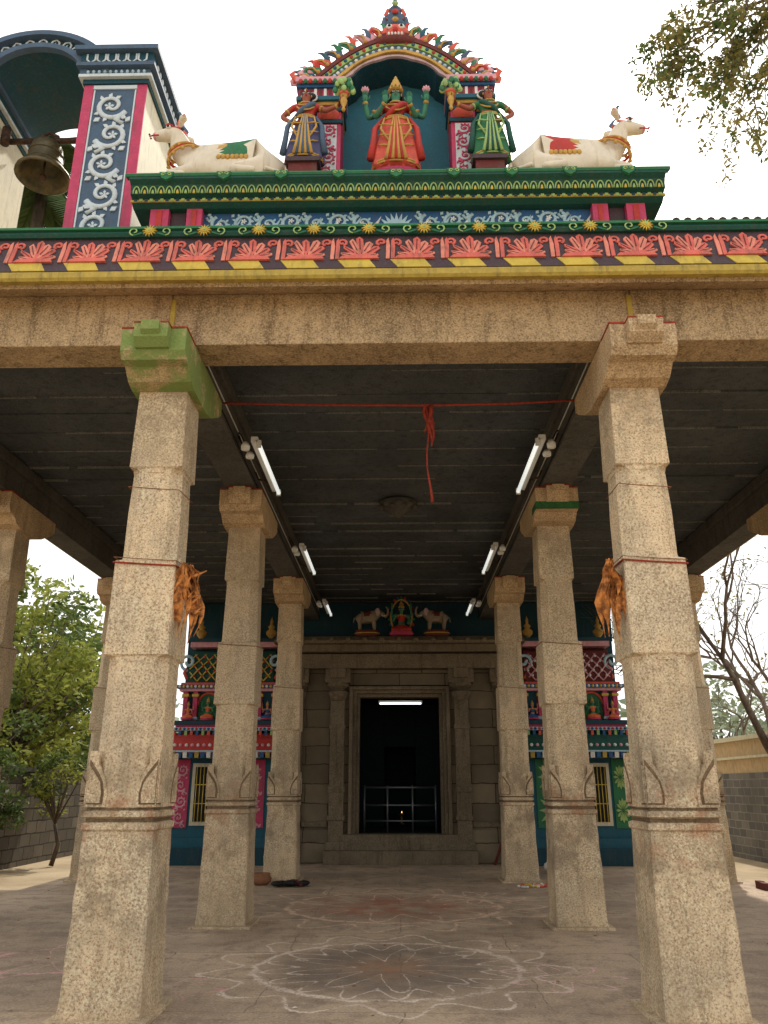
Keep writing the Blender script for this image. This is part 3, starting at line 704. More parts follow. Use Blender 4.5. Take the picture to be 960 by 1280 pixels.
for sd in(-1,1):
    mb.ell((sd*.05*K,6.49,z+.11*K),(.04,.02,.034),'white',8); mb.ell((sd*.05*K,6.475,z+.11*K),(.018,.012,.018),'black',6)
    fa=Fr((sd*.15*K,6.58,z+.02),(sd,0,0),(0,0,1),(0,-1,0))
    R_=lambda L:[(a*K,b*K) for a,b in L]
    ribbon(mb,fa,R_([(-.03,-.03),(.03,.03),(.07,.10),(.04,.16),(0,.15)]),[.05,.055,.045,.03,.014],'ltpink',n=8)
    ribbon(mb,fa,R_([(0,-.05),(.08,-.02),(.14,.04),(.12,.10)]),[.05,.05,.035,.012],'green',n=8)
    ribbon(mb,fa,R_([(-.09,.14),(-.05,.2),(-.06,.27),(-.1,.26)]),[.04,.03,.024,.01],'slate',n=8)
    ribbon(mb,fa,R_([(-.1,.26),(-.07,.31),(-.09,.37),(-.12,.36)]),[.034,.026,.02,.008],'coral',n=8)
for j in range(5): mb.ell((-.07+.035*j,6.48,z+.025*K),(.014,.012,.024),'white',6)
mb.lathe(0,6.60,[(.09*K,z+.18*K),(.11*K,z+.21*K),(.07*K,z+.25*K),(.095*K,z+.30*K),(.05*K,z+.35*K),(.06*K,z+.40*K),(.02*K,z+.45*K),(.03*K,z+.48*K),(0,z+.56*K)],'slate',14,fy=.6)
for j in range(3): mb.ell((0,6.52,z+(.22+.09*j)*K),(.04,.02,.034),['gold','red','ltgreen'][j],8)
mb.build('niche_structure',ni)
mb=MB()
mb.lathe(0,6.50,[(.26,7.361),(.30,7.375),(.2,7.39),(.26,7.42),(.05,7.43)],'pink',24,fy=.5)
mb.build('lotus_pedestal')
UA=lambda sd:(sd,(sd*.225,.0,.64),(sd*.25,-.05,.80),(0,-.2,1),(-sd,0,0),(0,-1,0),True)
pose={'arms':[UA(-1),UA(1),(-1,(-.17,-.03,.62),(-.085,-.14,.70),(0,-.25,1),(1,0,0),(0,-1,0),False),(1,(.17,-.03,.62),(.11,-.14,.68),(0,-.25,1),(-1,0,0),(0,-1,0),False)],'curl':.35}
woman('goddess_statue',(0,6.48,7.43),1.08,'skin_teal','red','coral','gold',pose,crown=True,hold='lotus',wide=1.2,fold='red')
ap={'arms':[(1,(.18,-.03,.69),(.30,-.09,.70),(.6,-.3,.7),(0,-1,.3),(-.3,-1,0),False),(-1,(-.22,.0,.64),(-.12,-.04,.53),(.8,-.3,-.4),(0,-.4,1),(0,-1,0),False)],'sway':.06,'curl':.8}
woman('attendant_statue',(-.92,6.40,7.46),.96,'skin_red','red','purple','gold',ap,mirror=1,hold='vase',wide=1.1,fold='slate')
woman('attendant_statue.001',(.95,6.40,7.46),.96,'skin_red','green','green','ltgreen',ap,mirror=-1,hold='vase',wide=1.1,fold='dkgreen')
cow('cow_statue',(-1.70,6.45,7.22),-1,'green')
cow('cow_statue.001',(1.74,6.45,7.22),1,'red')

# ------------------------------------------------------------ bell arch
ba=empty('bell_arch')
mb=MB()
def bpill(x0,x1):
    xc=(x0+x1)/2
    mb.box(x0,x1,6.72,7.85,6.75,8.87,'cream')
    mb.box(x0-.004,x0+.10,6.70,6.719,6.75,8.87,'pink'); mb.box(x1-.10,x1+.004,6.70,6.719,6.75,8.87,'pink')
    mb.box(x0+.101,x1-.101,6.71,6.7205,6.75,8.87,'slate')
    for z in(6.75,8.81): mb.box(x0+.102,x1-.102,6.695,6.709,z,z+.05,'pale')
    for xx in(x0+.115,x1-.115): mb.box(xx-.008,xx+.008,6.700,6.709,6.81,8.80,'pale')
    f=Fr((xc,6.706,7.80),(1,0,0),(0,0,1),(0,-1,0))
    scrollband(mb,f,1.95,.43,'pale',vertical=True,step=.36,wk=1.15)
    for (z0,z1,ex,mm) in[(8.871,8.93,.02,'dkteal'),(8.931,8.97,.06,'pale'),(8.971,9.06,.03,'slate'),(9.061,9.11,.09,'slate'),(9.111,9.26,.06,'dkteal'),(9.261,9.32,.12,'slate')]:
        mb.box(x0-ex,x1+ex,6.70-ex,7.85+ex,z0,z1,mm)
    for j in range(6):
        xx=x0+(x1-x0)*(j+.5)/6
        f=Fr((xx,6.638,9.12),(1,0,0),(0,0,1),(0,-1,0))
        ribbon(mb,f,[(-.045,.12),(-.045,.04),(0,.0),(.045,.04),(.045,.12)],.012,'pale')
    for j in range(11):
        xx=x0+(x1-x0)*(j+.5)/11; mb.ell((xx,6.66,9.015),(.02,.015,.025),'ltblue',6)
    for j in range(12):
        yy=6.75+1.1*(j+.5)/12; mb.ell((x1+.06,yy,9.19),(.02,.03,.05),'pale',8)
bpill(-3.40,-2.72); bpill(-5.22,-4.54)
xc=-3.97;AR=.78;ZA=9.0
rings=[];r2=[];r3=[]
for k in range(31):
    a=pi*k/30; ca,sa=math.cos(a),math.sin(a)
    def rg(ro,ri,y0,y1): return [(xc+ro*ca,y0,ZA+ro*AR*sa),(xc+ri*ca,y0,ZA+ri*AR*sa),(xc+ri*ca,y1,ZA+ri*AR*sa),(xc+ro*ca,y1,ZA+ro*AR*sa)]
    rings.append(rg(.77,.53,6.74,7.85)); r2.append(rg(.83,.75,6.66,7.9)); r3.append(rg(.59,.51,6.66,6.735))
mb.loft(rings,'dkteal',smooth=False); mb.loft(r2,'slate',smooth=False); mb.loft(r3,'slate',smooth=False)
for k in range(15):
    a=pi*(k+.5)/15; ca,sa=math.cos(a),math.sin(a)
    f=Fr((xc+.68*ca,6.735,ZA+.66*AR*sa),(sa,0,-ca),(ca,0,sa),(0,-1,0))
    ribbon(mb,f,[(-.055,-.04),(-.04,.04),(0,.07),(.04,.04),(.055,-.04)],.013,'pale')
    plate(mb,f,[(-.015,-.03),(0,.03),(.015,-.03)],0,.01,'ltblue')
mb.build('arch_structure',ba)
mb=MB()
bx,by=-4.0,7.25
dz=-.08
mb.tube([(-4.75,7.25,8.72+dz),(-3.2,7.25,8.72+dz)],.035,'iron',n=10)
mb.tube([(-4.48,7.2,8.64+dz),(-4.48,7.2,8.86+dz)],.05,'iron'); mb.tube([(-3.44,7.2,8.62+dz),(-3.44,7.2,8.82+dz)],.05,'iron')
mb.tube([(bx-.1,by,8.70+dz),(bx-.1,by,8.78+dz),(bx,by,8.84+dz),(bx+.1,by,8.78+dz),(bx+.1,by,8.70+dz)],.022,'iron')
prof=[(.02,8.72),(.05,8.71),(.05,8.68),(.13,8.67),(.165,8.62),(.18,8.55),(.19,8.44),(.21,8.36),(.25,8.29),(.295,8.24),(.30,8.21),(.285,8.20),(.25,8.25),(.17,8.4),(.0,8.6)]
mb.lathe(bx,by,[(r,z+dz) for r,z in prof],'bronze',28)
for z in(8.5,8.36): mb.tube([(bx+(.187 if z>8.4 else .215)*math.cos(a),by+(.187 if z>8.4 else .215)*math.sin(a),z+dz) for a in [2*pi*j/24 for j in range(25)]],.008,'bronze',n=5)
mb.tube([(bx,by,8.5+dz),(bx,by,8.24+dz)],[.012,.014],'iron'); mb.ell((bx,by,8.2+dz),.045,'iron',10)
mb.tube([(-4.48,7.6,8.70),(-4.15,7.6,8.98),(-3.8,7.6,9.02),(-3.45,7.6,8.70)],.02,'iron')
mb.build('temple_bell')

# ------------------------------------------------------------ temple building
tb=empty('temple_sanctum_building')
mb=MB()
Y=19.5
mb.box(-2.8,-1.2,Y,Y+.4,0,5.0,'wallst'); mb.box(1.2,2.8,Y,Y+.4,0,5.0,'wallst'); mb.box(-1.2,1.2,Y,Y+.4,3.92,5.0,'wallst')
for k,(a,b,yy) in enumerate([(1.19,1.10,Y-.12),(1.10,1.02,Y-.04),(1.02,.95,Y+.06)]):
    for sd in(-1,1):
        x0,x1=sorted((sd*a,sd*b)); mb.box(x0,x1,yy,Y+.4,.601,3.66+.08*(3-k)-.02,'frame')
    mb.box(-a+.001,a-.001,yy+.002,Y+.39,3.66+.08*(2-k)-.018,3.66+.08*(3-k)-.018,'frame')
mb.box(-1.3,1.3,Y-.2,Y+.45,0,.6,'frame'); mb.box(-1.7,1.7,Y-.5,Y-.2,0,.28,'frame')
for sd in(-1,1):
    for xx in(1.46,2.45):
        mb.box(sd*xx-.17,sd*xx+.17,Y-.16,Y,.0,3.6,'frame')
        mb.box(sd*xx-.22,sd*xx+.22,Y-.22,Y-.0,0.1,.45,'frame'); mb.box(sd*xx-.2,sd*xx+.2,Y-.2,Y,.9,1.0,'frame')
        mb.box(sd*xx-.2,sd*xx+.2,Y-.2,Y,1.5,1.62,'frame'); mb.box(sd*xx-.19,sd*xx+.19,Y-.19,Y,2.9,3.0,'frame')
        mb.lathe(sd*xx,Y-.1,[(.15,3.55),(.22,3.65),(.24,3.75),(.14,3.8),(.26,3.88),(.26,3.95)],'frame',12,smooth=False)
        mb.box(sd*xx-.3,sd*xx+.3,Y-.28,Y,3.95,4.28,'frame')
        mb.box(sd*xx-.18,sd*xx+.18,Y-.36,Y-.28,4.05,4.28,'frame')
    mb.box(min(sd*1.3,sd*2.75),max(sd*1.3,sd*2.75),Y-.12,Y,0.01,.7,'wallst')
    mb.box(min(sd*1.65,sd*2.25),max(sd*1.65,sd*2.25),Y-.06,Y,.75,.86,'frame')
mb.box(-2.8,2.8,Y-.34,Y+.0,4.281,4.62,'frame'); mb.box(-2.9,2.9,Y-.5,Y+.0,4.65,4.82,'frame')
mb.prx([(Y-.7,4.82),(Y-.72,4.88),(Y-.55,5.0),(Y+.4,5.02),(Y+.4,4.82)],-2.95,2.95,'frame')
for k in range(13): mb.ell((-2.4+.4*k,Y-.70,4.90),(.07,.05,.06),'frame',8)
mb.box(-5.3,5.3,Y+.41,Y+.7,5.03,6.02,'dkteal')
mb.box(-5.3,-2.8,Y+.5,Y+.7,0,5.03,'dkteal'); mb.box(2.8,5.3,Y+.5,Y+.7,0,5.03,'dkteal')
mb.box(-5.3,-5.1,Y+.7,32,0,6.2,'cream'); mb.box(5.1,5.3,Y+.7,32,0,6.2,'cream'); mb.box(-5.3,5.3,32,32.2,0,6.2,'cream'); mb.box(-5.4,5.4,Y+.81,32.3,6.2,6.4,'cream')
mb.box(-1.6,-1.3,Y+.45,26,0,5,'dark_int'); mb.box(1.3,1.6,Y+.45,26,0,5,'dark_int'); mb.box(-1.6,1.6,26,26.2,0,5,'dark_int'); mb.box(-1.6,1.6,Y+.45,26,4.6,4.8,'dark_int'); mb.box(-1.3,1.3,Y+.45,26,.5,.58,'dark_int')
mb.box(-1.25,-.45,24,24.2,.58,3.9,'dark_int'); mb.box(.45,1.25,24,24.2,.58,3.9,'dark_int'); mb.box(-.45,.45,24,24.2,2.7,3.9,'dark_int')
mb.build('sanctum_front',tb,bevel=.01)
mb=MB()
for z in(.85,1.2,1.6):
    mb.tube([(-.85,20.3,z),(.85,20.3,z)],.022,'steel')
for xx in(-.85,-.3,.3,.85): mb.tube([(xx,20.3,.601),(xx,20.3,1.65)],.022,'steel')
mb.build('barrier_railing')
mb=MB(); mb.box(-.55,.6,21.5,21.56,3.70,3.76,'batten'); mb.tube([(-.52,21.47,3.68),(.57,21.47,3.68)],.02,'tube_bright'); mb.build('doorway_tube_lamp')
mb=MB(); mb.lathe(.05,25.2,[(.1,.58),(.03,.62),(.03,.8),(.08,.85),(.02,.88)],'gold',10); mb.ell((0.05,25.2,.91),(.012,.012,.025),'flame',6); mb.build('oil_lamp')

def seated(name,loc,H,skn,cloth,parent=None,mirror=1,aur=True):
    e=empty(name,loc)
    if parent: e.parent=parent
    J={'pel':(0,0,.12,.12,.1),'wst':(0,0,.28,.085,.07),'chs':(0,0,.45,.115,.085),'nk':(0,0,.58,.04),'hd':(0,-.01,.68,.075),'h2':(0,0,.75,.06),
       'kL':(-.27,-.16,.09,.08),'fL':(.02,-.25,.06,.05),'kR':(.27,-.16,.09,.08),'fR':(-.06,-.28,.06,.05),
       'sL':(-.16,0,.53,.045),'eL':(-.25,-.05,.34,.038),'wL':(-.17,-.18,.44,.028),'sR':(.16,0,.53,.045),'eR':(.25,-.05,.34,.038),'wR':(.19,-.2,.24,.028),
       'uL':(-.28,.02,.5,.035),'vL':(-.27,-.02,.72,.026),'uR':(.28,.02,.5,.035),'vR':(.27,-.02,.72,.026)}
    B=[('pel','wst'),('wst','chs'),('chs','nk'),('nk','hd'),('hd','h2'),('pel','kL'),('kL','fL'),('pel','kR'),('kR','fR'),('chs','sL'),('sL','eL'),('eL','wL'),('chs','sR'),('sR','eR'),('eR','wR'),('sL','uL'),('uL','vL'),('sR','uR'),('uR','vR')]
    JS={k:tuple(H*x for x in v) for k,v in J.items()}
    skin(name+'_body',JS,B,[skn,cloth,'gold'],lambda c:1 if c.z<.24*H else (2 if (.50*H<c.z<.56*H and abs(c.x)<.12*H) else (1 if .33*H<c.z<.5*H and abs(c.x)<.13*H else 0)),e)
    mb=MB(); M['skin_face']=M[skn]
    face(mb,(0,-.01*H,.69*H),.078*H)
    mb.lathe(0,0,[(.085*H,.74*H),(.09*H,.78*H),(.06*H,.80*H),(.065*H,.86*H),(.03*H,.9*H),(0,.98*H)],'gold',12)
    mb.lathe(0,-.06*H,[(.3*H,-.06*H),(.36*H,-.02*H),(.28*H,.0),(.33*H,.03*H),(.1*H,.035*H)],'pink',20,fy=.8)
    for p,sd in((J['wL'],-1),(J['wR'],1),(J['vL'],-1),(J['vR'],1)):
        hand(mb,(p[0]*H,p[1]*H,p[2]*H),(0,-.3,1),(-sd,0,0),(0,-1,0),.1*H,skn,.3)
    if aur:
        mb.tube([(.3*H*math.cos(a),.1*H,.5*H+.5*H*math.sin(a)) for a in [-.6+ (pi+1.2)*j/20 for j in range(21)]],.03*H,'gold',n=6)
        for j in range(15):
            a=-.4+(pi+.8)*j/14; mb.ell((.36*H*math.cos(a),.1*H,.5*H+.56*H*math.sin(a)),(.04*H,.02*H,.05*H),['red','green','blue'][j%3],6)
    mb.build(name+'_ornaments',e); return e
seated('seated_goddess_statue',(.06,18.95,5.06),.84,'skin_teal','red')
def elephant(name,loc,s,k_=.82):
    e=empty(name,loc)
    J={'mid':(0,0,.40,.17,.17),'rmp':(-.2,0,.38,.15,.16),'chs':(.2,0,.42,.14,.15),'hd':(.36,0,.54,.115,.12),'t0':(.47,0,.48,.06),'t1':(.54,0,.40,.045),'t2':(.60,0,.50,.036),'t3':(.60,0,.64,.03),'t4':(.54,0,.72,.024)}
    B=[('mid','rmp'),('mid','chs'),('chs','hd'),('hd','t0'),('t0','t1'),('t1','t2'),('t2','t3'),('t3','t4')]
    for n_,x,par_ in(('fl',.2,'chs'),('bl',-.22,'rmp')):
        for sd in(-1,1):
            k=n_+str(sd); J[k+'a']=(x,sd*.09,.26,.07);J[k+'b']=(x+.01,sd*.09,.12,.052);J[k+'c']=(x+.01,sd*.09,.02,.056); B+=[(par_,k+'a'),(k+'a',k+'b'),(k+'b',k+'c')]
    J['tl']=(-.37,0,.40,.02);J['tl2']=(-.40,0,.24,.012);B+=[('rmp','tl'),('tl','tl2')]
    JS={k:(v[0]*s,)+tuple(v[1:]) for k,v in J.items()}
    skin(name+'_body',JS,B,['elegrey','maroon'],lambda c:1 if (abs(c.x)<.12 and c.z>.42) else 0,e)
    mb=MB()
    for sd in(-1,1):
        mb.ell((s*.30,sd*.13,.53),(.09,.02,.12),'mauve',10,Matrix.Rotation(sd*s*.5,3,'Z'))
        mb.tube([(s*.43,sd*.06,.45),(s*.50,sd*.07,.42),(s*.55,sd*.07,.45)],[.018,.014,.005],'white',n=6)
        mb.ell((s*.43,sd*.095,.58),.014,'black',6)
    mb.lathe(0,0,[(.34,-.16),(.38,-.08),(.30,-.04),(.36,0),(.1,.01)],'maroon',18,fy=.5)
    mb.lathe(0,0,[(.365,-.1),(.385,-.08),(.365,-.06)],'yellow',18,fy=.5)
    mb.build(name+'_details',e); e.scale=(k_,k_,k_); return e
elephant('elephant_statue',(-.76,18.95,5.13),1); elephant('elephant_statue.001',(.90,18.95,5.13),-1)

# ------------------------------------------------------------ side shrines
def shrine(name,s,panel,lat,latl):
    e=empty(name); mb=MB(); Y=19.0
    def bx(a,b,y0,y1,z0,z1,m_):
        x0,x1=sorted((s*a,s*b)); mb.box(x0,x1,y0,y1,z0,z1,m_)
    bx(2.72,5.3,Y-.22,Y+.5,0,.35,'dkteal'); bx(2.76,5.26,Y-.12,Y+.5,.351,.55,'teal'); bx(2.8,5.2,Y,Y+.5,.551,2.25,'teal')
    wx=4.42
    bx(wx-.27,wx+.27,Y-.05,Y,.80,2.12,'cream'); bx(wx-.2,wx+.2,Y-.052,Y-.045,.88,2.04,'black')
    for k in range(5): xx=s*(wx-.16+.08*k); mb.tube([(xx,Y-.07,.88),(xx,Y-.07,2.04)],.012,'yellow',n=6)
    for z in(1.25,1.65): mb.box(s*wx-.2,s*wx+.2,Y-.075,Y-.06,z,z+.02,'yellow')
    for px,w in((4.93,.34),(3.35,.6),(3.85,.34)):
        bx(px-w/2,px+w/2,Y-.03,Y,.75,2.2,panel)
        f=Fr((s*px,Y-.032,1.47),(1,0,0),(0,0,1),(0,-1,0))
        if panel=='pink': scrollband(mb,f,1.35,w*.9,'ltpink',vertical=True,step=.33)
        else:
            for q_ in range(2):
                zc=-.35+.7*q_
                for k in range(12):
                    a=2*pi*k/12; ca,sa=math.cos(a),math.sin(a); R_=w*.45
                    plate(mb,f,[(.03*ca,zc+.03*sa),(R_*.7*ca-.03*sa,zc+R_*1.3*sa+.03*ca),(R_*ca,zc+R_*1.7*sa),(R_*.7*ca+.03*sa,zc+R_*1.3*sa-.03*ca)],0,.01+.0005*k,'ltgreen')
    mb.prx([(Y-.62,2.30),(Y-.64,2.38),(Y-.45,2.62),(Y-.1,2.78),(Y+.5,2.78),(Y+.5,2.251),(Y-.2,2.251)],min(s*2.6,s*5.45),max(s*2.6,s*5.45),'red' if s<0 else 'dkgreen')
    N=22
    for k in range(N):
        xx=2.65+2.75*k/(N-1)
        mb.box(s*xx-.045,s*xx+.045,Y-.66,Y-.3,2.22,2.34,['white','blue','oldyellow','blue'][k%4])
        mb.ell((s*xx,Y-.56,2.49),(.04,.03,.04),'ltpink' if k%2 else 'white',8)
        mb.box(s*xx-.03,s*xx+.03,Y-.22,Y-.14,2.70,2.82,['blue','coral','ltgreen'][k%3])
    bx(2.62,5.43,Y-.67,Y-.6,2.341,2.375,'ltblue')
    for z0,z1,ex,m_ in((2.83,2.90,.2,'ltblue'),(2.901,2.96,.14,'pink'),(2.961,3.05,.2,'dkteal'),(3.72,3.78,.12,'ltpink'),(3.781,3.86,.18,'blue'),(3.861,3.92,.1,'coral')):
        bx(2.75,5.0+ex,Y-ex,Y+.5,z0,z1,m_)
    bx(2.85,5.0,Y+.1,Y+.5,3.05,3.719,'teal')
    for k in range(26):
        xx=2.8+2.3*k/25; mb.ell((s*xx,Y-.185,3.82),(.035,.02,.035),'white' if k%2 else 'yellow',6); mb.ell((s*xx,Y-.2,2.865),(.035,.02,.03),'blue' if k%2 else 'red',6)
    for xx in(2.9,3.25,3.85,4.15,4.75,4.98):
        mb.box(s*xx-.05,s*xx+.05,Y-.08,Y+.1,3.05,3.72,'pink'); mb.box(s*xx-.075,s*xx+.075,Y-.1,Y+.1,3.6,3.66,'yellow'); mb.box(s*xx-.075,s*xx+.075,Y-.1,Y+.1,3.08,3.14,'ltblue')
    for xc in(3.55,4.45):
        mb.extr([(s*xc+.24*math.cos(a),Y+.08,3.42+.26*math.sin(a)) for a in [pi*k/14 for k in range(15)]]+[(s*xc-.24,Y+.08,3.06),(s*xc+.24,Y+.08,3.06)],(0,-.03,0),'green')
        mb.tube([(s*xc+.25*math.cos(a),Y+.03,3.42+.27*math.sin(a)) for a in [pi*k/14 for k in range(15)]],.03,'coral',n=6)
    pr=[(Y-.05,3.921),(Y-.1,4.1),(Y-.02,4.4),(Y+.12,4.66),(Y+.5,4.8),(Y+.5,3.921)]
    mb.prx(pr,min(s*2.95,s*4.95),max(s*2.95,s*4.95),lat)
    def surf(u,v):
        z=3.95+v*.7; yy=Y-.12+.26*max(0,(v-.25)/.75)**1.6
        return (s*u,yy-.0,z)
    n=9
    for k in range(-5,n+5):
        for d in(-1,1):
            pts=[]
            for j in range(11):
                v=j/10; u=2.95+2.0*(k/n)+d*v*.62
                if 2.96<=u<=4.94: pts.append(surf(u,v))
            if len(pts)>1: mb.tube(pts,.016,latl,n=5)
    for j in range(1,6):
        for k in range(11):
            u=3.0+1.9*k/10+(.1 if j%2 else 0)
            if u<4.9: mb.ell(surf(u,j/6),(.03,.03,.035),'red' if lat=='dkgreen' else 'white',6)
    bx(2.9,5.0,Y+.1,Y+.5,4.78,4.90,'ltpink'); bx(2.95,4.95,Y+.05,Y+.5,4.901,4.98,'dkteal')
    for xx in(3.1,3.95,4.8):
        mb.lathe(s*xx,Y+.28,[(.10,4.98),(.05,5.02),(.12,5.1),(.13,5.17),(.05,5.24),(.09,5.29),(.03,5.36),(.04,5.42),(0,5.55)],'gold',14)
    for sd in(2.92,4.98):
        f=Fr((s*sd,Y-.05,4.3),(1 if sd<4 else -1,0,0),(0,0,1),(0,-1,0))
        ribbon(mb,f,spiral(0,.1,.2,1.3,-pi/2,1,18,.2),.035,'ltblue',n=8); ribbon(mb,f,[(0,-.3),(.08,-.15),(.02,-.05)],.04,'coral',n=8)
    mb.build(name+'_structure',e)
    for i,(xc,h_) in enumerate(((3.55,.52),(4.45,.52),(3.05,.42),(4.0,.42),(4.88,.42))):
        seated(name+'_figure',(s*xc,Y-.02-(.1 if i>1 else 0),3.09),h_,['skin_pink','skin_teal'][i%2],['red','orange','blue'][i%3],parent=e,aur=False)
    return e
shrine('painted_shrine',-1,'pink','dkgreen','yellow')
shrine('painted_shrine.001',1,'green','maroon','ltpink')

# ------------------------------------------------------------ fittings
def tubelight(x,y0,y1,z,s):
    mb=MB()
    mb.box(x-.04,x+.04,y0,y1,z+.03,z+.095,'batten')
    mb.tube([(x-s*.055,y0+.03,z),(x-s*.055,y1-.03,z)],.026,'tube_lit',n=10)
    mb.box(x-s*.05-.03,x-s*.05+.03,y0-.0,y0+.04,z-.035,z+.05,'batten'); mb.box(x-s*.05-.03,x-s*.05+.03,y1-.04,y1,z-.035,z+.05,'batten')
    for yy in(y0+.25,y1-.25):
        mb.tube([(x+s*.02,yy,z+.06),(x+s*.20,yy,z+.12),(x+s*.24,yy,z+.22)],.014,'iron',n=6)
    mb.lathe(x+s*.13,y0+.15,[(.0,z-.02),(.05,z-.01),(.055,z+.04),(.03,z+.09)],'white',10)
    mb.lathe(x+s*.13,y0+.45,[(.0,z+.0),(.05,z+.01),(.055,z+.05),(.03,z+.09)],'white',10)
    mb.tube([(x+s*.13,y0+.15,z+.05),(x+s*.2,y0+.2,z+.2),(x+s*.27,y0+.3,z+.3)],.008,'black',n=5)
    mb.build('tube_light')
for s in(-1,1):
    tubelight(s*1.70,8.65,10.35,5.44,s); tubelight(s*1.66,13.1,14.8,5.46,s); tubelight(s*1.66,17.4,18.7,5.46,s)
mb=MB()
mb.tube([(-1.96,7.7,5.50),(-.8,7.7,5.465),(.3,7.7,5.45),(1.2,7.7,5.462),(1.96,7.7,5.50)],.013,'thread',n=8)
for k in range(5):
    x=.33+random.uniform(-.05,.05); pts=[(x,7.70,5.45)]
    L_=random.uniform(.3,.55) if k else 1.1
    for j in range(1,7): pts.append((x+.02*math.sin(j*1.3+k)+(.03 if not k else 0)*j/6,7.69+.01*k,5.45-L_*j/6))
    mb.tube(pts,[.02,.024,.02,.022,.018,.014,.006] if k else [.012,.01,.009,.01,.009,.012,.018],'thread',n=6)
mb.build('red_thread_line')
mb=MB()
mb.lathe(0.0,12.4,[(.30,6.03),(.32,6.0),(.22,5.95),(.26,5.92),(.14,5.87),(.08,5.80),(.0,5.76)],'beamdk',20)
for k in range(8): a=2*pi*k/8; mb.ell((.24*math.cos(a),12.4+.24*math.sin(a),5.96),(.09,.09,.05),'beamdk',8)
mb.build('carved_lotus_boss')
def drybunch(x,y,z):
    mb=MB()
    for k in range(16):
        l=random.uniform(.2,.72); a=random.uniform(-1,1); px,py=x+random.uniform(-.03,.03),y+random.uniform(-.06,.06); tw=random.uniform(-2,2)
        rings=[]
        w0=random.uniform(.02,.05)
        for j in range(8):
            f=j/7; cx=px+.12*a*math.sin(f*2.2)+.015*math.sin(f*9+k); cy=py+.03*math.cos(f*7+k); cz=z-l*f
            w=w0*math.sin(pi*min(.98,f+.08))*(1+.3*math.sin(f*12+k)); an=tw*f+k
            rings.append([(cx-w*math.cos(an),cy-w*math.sin(an),cz),(cx+.3*w*math.sin(an),cy-.3*w*math.cos(an),cz-.01),(cx+w*math.cos(an),cy+w*math.sin(an),cz),(cx+.2*w*math.sin(an),cy-.2*w*math.cos(an),cz+.008)])
        mb.loft(rings,'dryleaf',smooth=False)
    for k in range(5):
        b=random.uniform(.05,.4); mb.tube([(x,y,z-b),(x+random.uniform(.03,.12),y,z-b-.05),(x+random.uniform(.08,.17),y,z-b+random.uniform(-.08,.03))],[.008,.028,.004],'dryleaf',n=4,flat=(0,-1,0.2),flatk=.2)
    mb.build('dried_leaf_garland')
drybunch(-1.82,6.66,3.42); drybunch(1.80,6.66,3.44)
mb=MB()
for s in(-1,1):
    mb.tube([(s*1.95,6.95+1.25*k,5.55+.015*math.sin(k*2)) for k in range(11)],.008,'black',n=5)
    mb.tube([(s*1.955,6.95+1.25*k,5.72) for k in range(11)],.009,'batten',n=5)
mb.build('electric_conduit')
mb=MB(); mb.lathe(-2.42,15.2,[(.1,0.0),(.17,.05),(.18,.11),(.14,.17),(.15,.19),(.12,.19),(.1,.14)],'claypot',16); mb.build('clay_pot')
mb=MB()
for k in range(9): mb.ell((-1.90+random.uniform(-.2,.25),15.0+random.uniform(-.15,.15),.04+random.uniform(0,.03)),(random.uniform(.08,.16),random.uniform(.06,.12),.045),'maroon' if k%2 else 'black',8,Matrix.Rotation(random.random()*3,3,'Z'))
mb.build('red_cloth_heap')
mb=MB()
for k in range(7): mb.ell((2.95+random.uniform(-.06,.06),17.2+random.uniform(-.06,.06),.08+.03*k*.6),(.08,.07,.08),'white',8)
mb.build('white_plastic_bag')
mb=MB()
for k in range(60):
    a=random.random()*6.28; r=random.random()*.3; mb.ell((2.35+r*math.cos(a)*1.2,14.95+r*math.sin(a),.02),(.03,.03,.02),['coral','white','yellow'][k%3],6)
mb.build('fallen_flowers')
mb=MB(); mb.box(5.98,6.08,14.75,14.92,0.0,.12,'maroon'); mb.box(5.97,6.07,14.52,14.72,0,.11,'maroon'); mb.build('loose_bricks',bevel=.01)
mb=MB(); mb.tube([(2.05,19.0,0),(2.45,19.2,.95)],.03,'maroon'); mb.tube([(2.25,18.9,0),(2.5,19.2,.95)],.03,'maroon'); mb.build('wooden_props')
mb=MB(); random.seed(31)
for k in range(160):
    x=random.uniform(-6,6); y=random.uniform(6,19); a=random.random()*6; s_=random.uniform(.012,.035)
    mb.add([(x-s_*math.cos(a),y-s_*math.sin(a),.004),(x-s_*.4*math.sin(a),y+s_*.4*math.cos(a),.012),(x+s_*math.cos(a),y+s_*math.sin(a),.005),(x+s_*.4*math.sin(a),y-s_*.4*math.cos(a),.006)],[(0,1,2,3)],['dryleaf','string','cream'][k%3])
mb.build('scattered_leaves')

# ------------------------------------------------------------ compound walls
mb=MB(); mb.box(-9.2,-8.8,2,60,-.12,1.95,'cwall'); mb.box(-9.25,-8.75,2,60,1.951,2.05,'beamdk'); mb.build('granite_compound_wall')
mb=MB(); mb.box(8.8,9.1,2,60,-.12,1.95,'gbrick'); mb.box(8.82,9.08,2,60,1.951,2.75,'tan'); mb.box(8.74,9.14,2,60,2.751,2.86,'cream'); mb.box(8.76,8.82,2,60,2.3,2.36,'cream'); mb.build('plastered_compound_wall')

